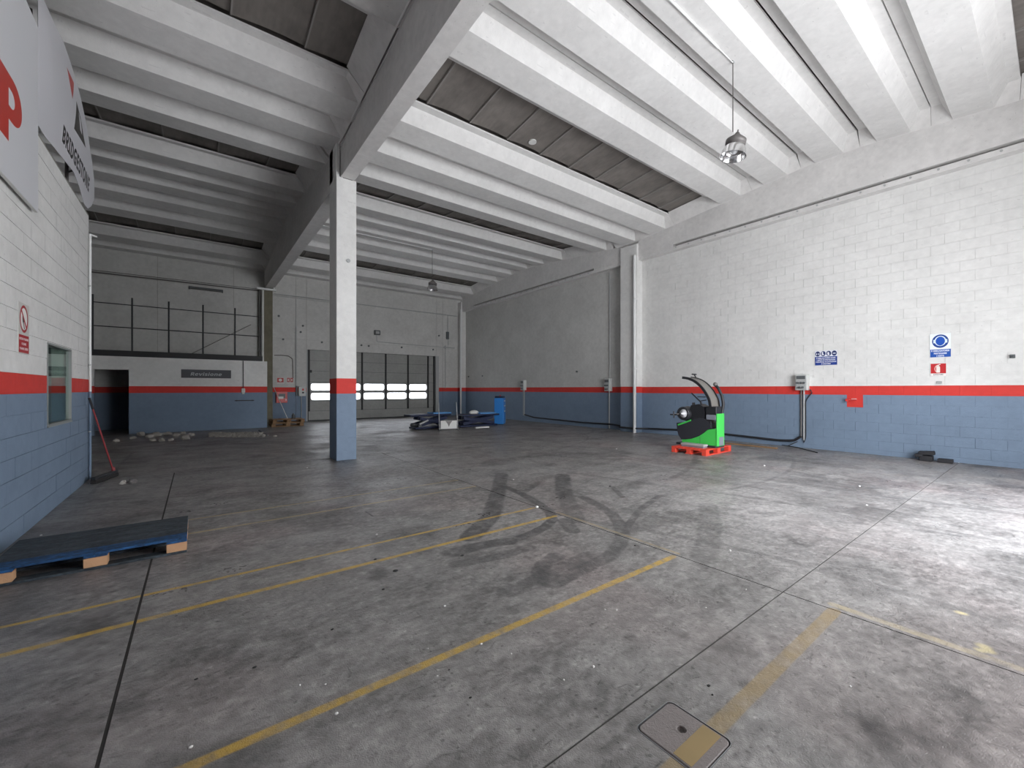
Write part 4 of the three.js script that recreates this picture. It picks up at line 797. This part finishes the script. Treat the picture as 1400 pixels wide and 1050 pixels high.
  mesh('knob', metricUV(cyl(0.03, 0.035, 0.06, 12).translate(-0.02, 1.0, -0.14)), M.black, o);
  const q = thing('steel_plate', 'flat grey metal plate beside the balancer on the red pallet', 'plate', [9.3, 0.144, -5.18]);
  mesh('top', cbox(0.2, 0.04, 0.56, 0, 0.06, 0, 0.006), M.pipegrey, q); mesh('skirt', cbox(0.18, 0.04, 0.54, 0, 0.02, 0, 0.004), M.panelgrey, q);
}

// ------------------------------------------------------------------ dismantled lift parts and blue cabinet at the far end
{
  const o = thing('scissor_lift', 'folded dark blue scissor lift lying on the floor before the gate', 'lift', [7.1, 0, -14.6], 0.04);
  const plate = (n, x, y, z, w, d, m, r = 0) => { const p = mesh(n, cbox(w, 0.07, d, 0, 0, 0, 0.015), m, o); p.position.set(x, y, z); p.rotation.z = r; };
  plate('platform', -0.05, 0.52, 0, 1.7, 0.6, M.navy); plate('platform_pad', 0.45, 0.57, 0, 0.8, 0.5, M.lightblue);
  plate('base_frame', 0, 0.06, 0.1, 1.5, 0.55, M.navy);
  for (const z of [-0.22, 0.1, 0.3]) { mesh('scissor_arm', cbox(1.25, 0.12, 0.06, 0, 0, 0, 0.01).rotateZ(0.22).translate(0, 0.28, z), M.navy, o); mesh('scissor_arm', cbox(1.25, 0.12, 0.06, 0, 0, 0, 0.01).rotateZ(-0.22).translate(0.05, 0.28, z + 0.07), M.navy, o); }
  mesh('cylinder', rod([-0.6, 0.2, 0.36], [-0.25, 0.34, 0.38], 0.05), M.steel, o);
  for (const x of [-0.55, 0.55]) mesh('roller', metricUV(cyl(0.07, 0.07, 0.7, 14).rotateX(Math.PI / 2).translate(x, 0.14, 0)), M.boxdark, o);
}
{
  const o = thing('scissor_lift', 'second folded dark blue lift deck beside the blue cabinet', 'lift', [9.0, 0, -14.35], -0.05);
  mesh('platform', cbox(1.7, 0.07, 0.6, 0.15, 0.46, 0, 0.015), M.navy, o); mesh('platform_pad', cbox(0.75, 0.06, 0.5, 0.5, 0.52, 0, 0.01), M.lightblue, o);
  mesh('base_frame', cbox(1.7, 0.07, 0.6, 0, 0.05, 0.1, 0.015), M.navy, o);
  for (const z of [-0.2, 0.12, 0.3]) { mesh('scissor_arm', cbox(1.4, 0.13, 0.06, 0, 0, 0, 0.01).rotateZ(0.17).translate(0, 0.25, z), M.navy, o); mesh('scissor_arm', cbox(1.4, 0.13, 0.06, 0, 0, 0, 0.01).rotateZ(-0.17).translate(0, 0.25, z + 0.07), M.navy, o); }
  mesh('rag', metricUV(new THREE.DodecahedronGeometry(0.16, 1).scale(1.3, 0.6, 0.8).translate(-0.1, 0.56, 0.1)), M.offwhite, o);
  tag(mesh('floor_strip', cbox(0.62, 0.05, 0.1, 8.8, 0.025, -13.5, 0.008), M.offwhite), 'white strip lying on the floor in front of the lift deck', 'strip');
}
{
  const o = thing('sheet_stand', 'low white panel held between two thin upright rods', 'stand', [7.35, 0, -13.5], -0.28);
  mesh('panel', cbox(0.6, 0.3, 0.03, 0, 0.2, 0, 0.006), M.offwhite, o); mesh('dark_emblem', extrudeZ(new THREE.Shape([[-0.13, 0.34], [0.13, 0.34], [0.05, 0.24], [0, 0.12], [-0.05, 0.24]].map(([x, y]) => new THREE.Vector2(x, y))), 0.0155, 0.0185), M.castgrey, o);
  for (const x of [-0.34, 0.34]) mesh('upright', rod([x, 0, 0], [x + (x < 0 ? -0.03 : -0.06), 1.02, 0], 0.016, 8), M.pipegrey, o);
  mesh('foot', [cbox(0.06, 0.03, 0.3, -0.34, 0.015, 0), cbox(0.06, 0.03, 0.3, 0.34, 0.015, 0), cbox(0.66, 0.02, 0.03, 0, 0.045, 0)], M.boxdark, o);
}
{
  const o = thing('control_cabinet', 'narrow bright blue cabinet standing before the rendered side wall', 'cabinet', [10.36, 0, -14.5], 0.75);
  mesh('body', cbox(0.44, 1.1, 0.4, 0, 0.57, 0, 0.015), M.blueplastic, o); mesh('front_panel', cbox(0.38, 1.0, 0.012, 0, 0.57, 0.203, 0.004), M.blueplastic, o).rotation.set(0, 0, 0);
  for (const y of [0.56, 0.79, 1.0]) mesh('label_strip', cbox(0.22, 0.05, 0.008, 0, y, 0.212, 0.003), M.offwhite, o);
  mesh('plinth', cbox(0.4, 0.04, 0.36, 0, 0.02, 0), M.black, o); mesh('control_head', cbox(0.42, 0.08, 0.36, 0, 1.16, 0, 0.02), M.navy, o); mesh('red_button', metricUV(cyl(0.03, 0.03, 0.05, 12).translate(0.08, 1.22, 0)), M.redpaint, o);
}

// ------------------------------------------------------------------ squeegee broom by the cabin corner
{
  const h = onFloor(155, 652), o = thing('floor_broom', 'wide black broom with red handle leaning on the cabin corner', 'broom', [h[0], 0, h[2]]);
  const tz = CEND + 0.06 - h[2] + 0.1, top = [CX + 0.07 - h[0], 1.36, onX(122, 545, CX + 0.07)[2] - h[2]];
  mesh('handle', rod([0, 0.1, 0], top, 0.0115), M.dullred, o); mesh('grip', rod([top[0] * 0.86, 0.1 + 1.26 * 0.86, top[2] * 0.86], [top[0], top[1], top[2]], 0.016), M.black, o);
  const a = onFloor(112, 664), d = [a[0] + 0.12 - h[0], a[2] - h[2]], n = Math.hypot(...d), ang = Math.atan2(-d[1], d[0]);
  const head = mesh('head', cbox(0.7, 0.05, 0.07, 0.26, 0.085, 0, 0.012).rotateY(ang), M.black, o);
  mesh('bristles', cbox(0.7, 0.065, 0.09, 0.26, 0.033, 0, 0.02).rotateY(ang), M.bristle, head);
  mesh('socket', metricUV(cyl(0.018, 0.03, 0.1, 10).translate(0, 0.12, 0)), M.dullred, o);
}

// ------------------------------------------------------------------ pendant lamps
function pendant(label, [x, yTop, z], drop, tilt, r, conduit) {
  const o = thing('pendant_lamp', label, 'lamp', [x, yTop - drop, z], 0, 'pendant lamps');
  mesh('suspension_wire', rod([0, 0.42, 0], [0, drop, 0], 0.009, 6), M.castgrey, o); mesh('ceiling_hook', cbox(0.08, 0.02, 0.04, 0, drop - 0.01, 0), M.pipegrey, o);
  const body = new THREE.Group(); body.name = 'lamp_body'; body.rotation.set(tilt[0], 0, tilt[1]); o.add(body);
  const lathe = (p, n = 28) => metricUV(new THREE.LatheGeometry(p.map(([a, b]) => new THREE.Vector2(a * r, b)), n));
  mesh('gear_housing', lathe([[0, 0.4], [0.16, 0.4], [0.22, 0.37], [0.62, 0.3], [0.8, 0.27], [0.78, 0.18], [0.0, 0.18]]), M.castgrey, body);
  mesh('reflector', lathe([[0.6, 0.19], [0.76, 0.17], [0.9, 0.1], [1.0, 0.0], [1.02, -0.004], [0.985, 0.004], [0.88, 0.09], [0.74, 0.155], [0.0, 0.165]]), M.alu, body);
  mesh('bulb', lathe([[0, 0.16], [0.2, 0.15], [0.3, 0.11], [0.26, 0.07], [0.12, 0.045], [0, 0.04]], 18), M.clear, body);
  mesh('hook', lathe([[0.0, 0.46], [0.06, 0.45], [0.06, 0.39], [0, 0.39]], 10), M.castgrey, body);
  return o;
}
{
  const TOP = 7.12 - STEP, z1 = RIDGES[0], r1 = ray(1002, 94), t1 = z1 / r1[2], x1 = r1[0] * t1;
  pendant('aluminium pendant lamp hanging over the open floor from the nearer roof ribs', [x1, TOP, z1], TOP - 5.45, [0.14, -0.12], 0.2);
  tag(mesh('ceiling_conduit', [rod([x1 - 3.9, TOP - 0.02, z1], [x1 - 0.5, TOP - 0.02, z1], 0.018), rod([x1 - 0.5, TOP - 0.02, z1], [x1, TOP - 0.02, z1], 0.008)], M.pipewhite), 'thin white conduit on the roof rib leading to the pendant lamp', 'pipe');
  const z2 = RIDGES[1], r2 = ray(591, 346), t2 = z2 / r2[2], x2 = r2[0] * t2;
  pendant('aluminium pendant lamp hanging in front of the gate wall', [x2, TOP, z2], TOP - 5.45, [0.05, -0.05], 0.21);
  tag(mesh('ceiling_conduit', rod([2.75, TOP - 0.02, z2], [x2, TOP - 0.02, z2], 0.014), M.pipewhite), 'thin white conduit on the far roof rib above the gate', 'pipe');
}

// ------------------------------------------------------------------ manhole cover
{
  const c = [(COVER.x0 + COVER.x1) / 2, 0, (COVER.z0 + COVER.z1) / 2], w = COVER.x1 - COVER.x0, d = COVER.z1 - COVER.z0, o = thing('inspection_cover', 'square cast iron inspection cover with a round key hole in the floor', 'cover', c);
  const s = roundRect(-w / 2, w / 2, -d / 2, d / 2, 0.024), h = new THREE.Path(); h.absarc(0.02, 0.02, 0.022, 0, Math.PI * 2, true); s.holes.push(h);
  mesh('lid', metricUV(new THREE.ExtrudeGeometry(s, { depth: 0.02, bevelEnabled: true, bevelSize: 0.003, bevelThickness: 0.003, bevelSegments: 1, curveSegments: 10 }).rotateX(-Math.PI / 2).translate(0, -0.02, 0)), M.iron, o);
  mesh('paint_line', box(-w / 2 + 0.006, w / 2 - 0.006, 0.0028, 0.0042, -0.92 - c[2] - 0.04, -0.92 - c[2] + 0.04), M.fadedyellow, o);
  mesh('key_cup', metricUV(new THREE.LatheGeometry([[0.0, -0.016], [0.016, -0.014], [0.022, 0.0], [0.03, 0.004], [0.031, 0.0]].map(([r, y]) => new THREE.Vector2(r, y)), 20).translate(0.02, 0, -0.02)), M.iron, o);
  const rim = roundRect(-w / 2 - 0.012, w / 2 + 0.012, -d / 2 - 0.012, d / 2 + 0.012, 0.033); rim.holes.push(roundRect(-w / 2 - 0.009, w / 2 + 0.009, -d / 2 - 0.009, d / 2 + 0.009, 0.03, new THREE.Path()));
  mesh('steel_rim', metricUV(new THREE.ExtrudeGeometry(rim, { depth: 0.03, bevelEnabled: false, curveSegments: 8 }).rotateX(-Math.PI / 2).translate(0, -0.028, 0)), M.steel, o);
  mesh('seat', box(-w / 2 - 0.02, w / 2 + 0.02, -0.1, -0.03, -d / 2 - 0.02, d / 2 + 0.02), M.joint, o);
}
// ------------------------------------------------------------------ rubble and loose bits
function lump(r, sx, sy, sz) {
  const g = new THREE.IcosahedronGeometry(r, 1), p = g.attributes.position, memo = {};
  for (let i = 0; i < p.count; i++) { const k = [p.getX(i), p.getY(i), p.getZ(i)].map((v) => v.toFixed(4)).join(); const f = (memo[k] ??= rr(0.72, 1.15)); p.setXYZ(i, p.getX(i) * f * sx, Math.max(-r * 0.5, p.getY(i) * f) * sy, p.getZ(i) * f * sz); }
  g.computeVertexNormals(); g.computeBoundingBox(); g.translate(0, -g.boundingBox.min.y, 0);
  return metricUV(g);
}
{
  const spots = [[193, 596, 0.14], [204, 598.5, 0.11], [214, 596.5, 0.14], [229.5, 595, 0.12], [209, 603, 0.08], [241, 597.5, 0.12], [254, 601, 0.12], [262, 596, 0.1], [159, 604, 0.09], [250, 594.5, 0.11], [234, 602.5, 0.08], [182, 600, 0.08], [376, 597, 0.05], [221, 603, 0.09]];
  for (const [px, py, r] of spots) { const p = onFloor(px, py), m = mesh('rubble_chunk', lump(r * 0.85, 1.25, 0.85, 1), M.rubble); m.position.set(p[0], 0, Math.max(p[2], PZ + 0.25)); m.rotation.y = rr(0, 6); tag(m, 'broken plaster chunk on the floor before the partition', 'rubble', 'plaster chunks before the partition'); }
  const g = lump(0.04, 1, 0.8, 1), n = 420, im = new THREE.InstancedMesh(g, M.rubble, n), mt = new THREE.Matrix4(), q = new THREE.Quaternion(), e = new THREE.Euler();
  for (let i = 0; i < n; i++) { const px = rr(286, 361), py = rr(592.5, 598), p = onFloor(px, py); q.setFromEuler(e.set(0, rr(0, 6), 0)); const s = rr(0.5, 1.5); mt.compose(new THREE.Vector3(p[0], 0, p[2]), q, new THREE.Vector3(s, s, s)); im.setMatrixAt(i, mt); }
  im.name = 'gravel'; im.castShadow = im.receiveShadow = true; scene.add(im); tag(im, 'strip of pale broken plaster gravel along the partition floor', 'gravel', null, 'stuff');
  const a = onFloor(354, 589.5), b = onFloor(366, 596);
  tag(mesh('rubber_strip', rod([a[0], 0.02, a[2]], [b[0], 0.02, b[2]], 0.025), M.black), 'black strip lying at the end of the plaster gravel', 'strip');
  const s0 = onFloor(168, 662); tag(mesh('stone', lump(0.05, 1, 0.9, 0.8), M.rubble), 'pale stone on the floor at the end of the broom', 'stone').position.set(...s0);
  const s1 = onFloor(181, 661); tag(mesh('stone', lump(0.06, 1, 0.9, 0.8), M.castgrey), 'grey stone on the floor next to a pale stone by the broom', 'stone').position.set(...s1);
  const chips = [[608, 829, 0.012], [658, 881, 0.010], [699, 894, 0.007], [598, 925, 0.007], [811, 912, 0.011], [827, 834, 0.009], [843, 834, 0.009], [515, 731, 0.013], [734, 694, 0.03], [585, 887, 0.006], [460, 976, 0.010], [771, 930, 0.007], [1163, 939, 0.008], [998, 753, 0.012], [1020, 806, 0.007], [965, 831, 0.007], [702, 656, 0.015], [1185, 691, 0.015], [1175, 665, 0.02], [843, 614, 0.02], [1045, 637, 0.024], [56, 732, 0.012], [420, 640, 0.02], [261, 1022, 0.010], [445, 936, 0.007], [410, 937, 0.007]];
  for (const [px, py, r] of chips) { const m = mesh('plaster_chip', lump(r * 0.7, 1.2, 0.7, 1), M.chip); m.position.set(...onFloor(px, py)); tag(m, 'tiny white plaster chip lying on the concrete floor', 'chip', 'white chips on the floor'); }
  const darks = [[632, 760, 0.018], [541, 781, 0.022], [513, 765, 0.014], [524, 806, 0.012], [969, 938, 0.010], [974, 950, 0.007], [268, 929, 0.009], [348, 913, 0.012], [454, 861, 0.010], [834, 665, 0.02], [643, 954, 0.008], [455, 860, 0.006], [614, 916, 0.006], [868, 746, 0.01]];
  for (const [px, py, r] of darks) { const m = mesh('rubber_crumb', lump(r * 0.7, 1.4, 0.6, 1), M.chipdark); m.position.set(...onFloor(px, py)); tag(m, 'tiny black crumb lying on the concrete floor', 'crumb', 'black crumbs on the floor'); }
}
scene.traverse((o) => { if (o.isMesh) { o.castShadow = true; o.receiveShadow = true; } });
renderer.render(scene, camera);
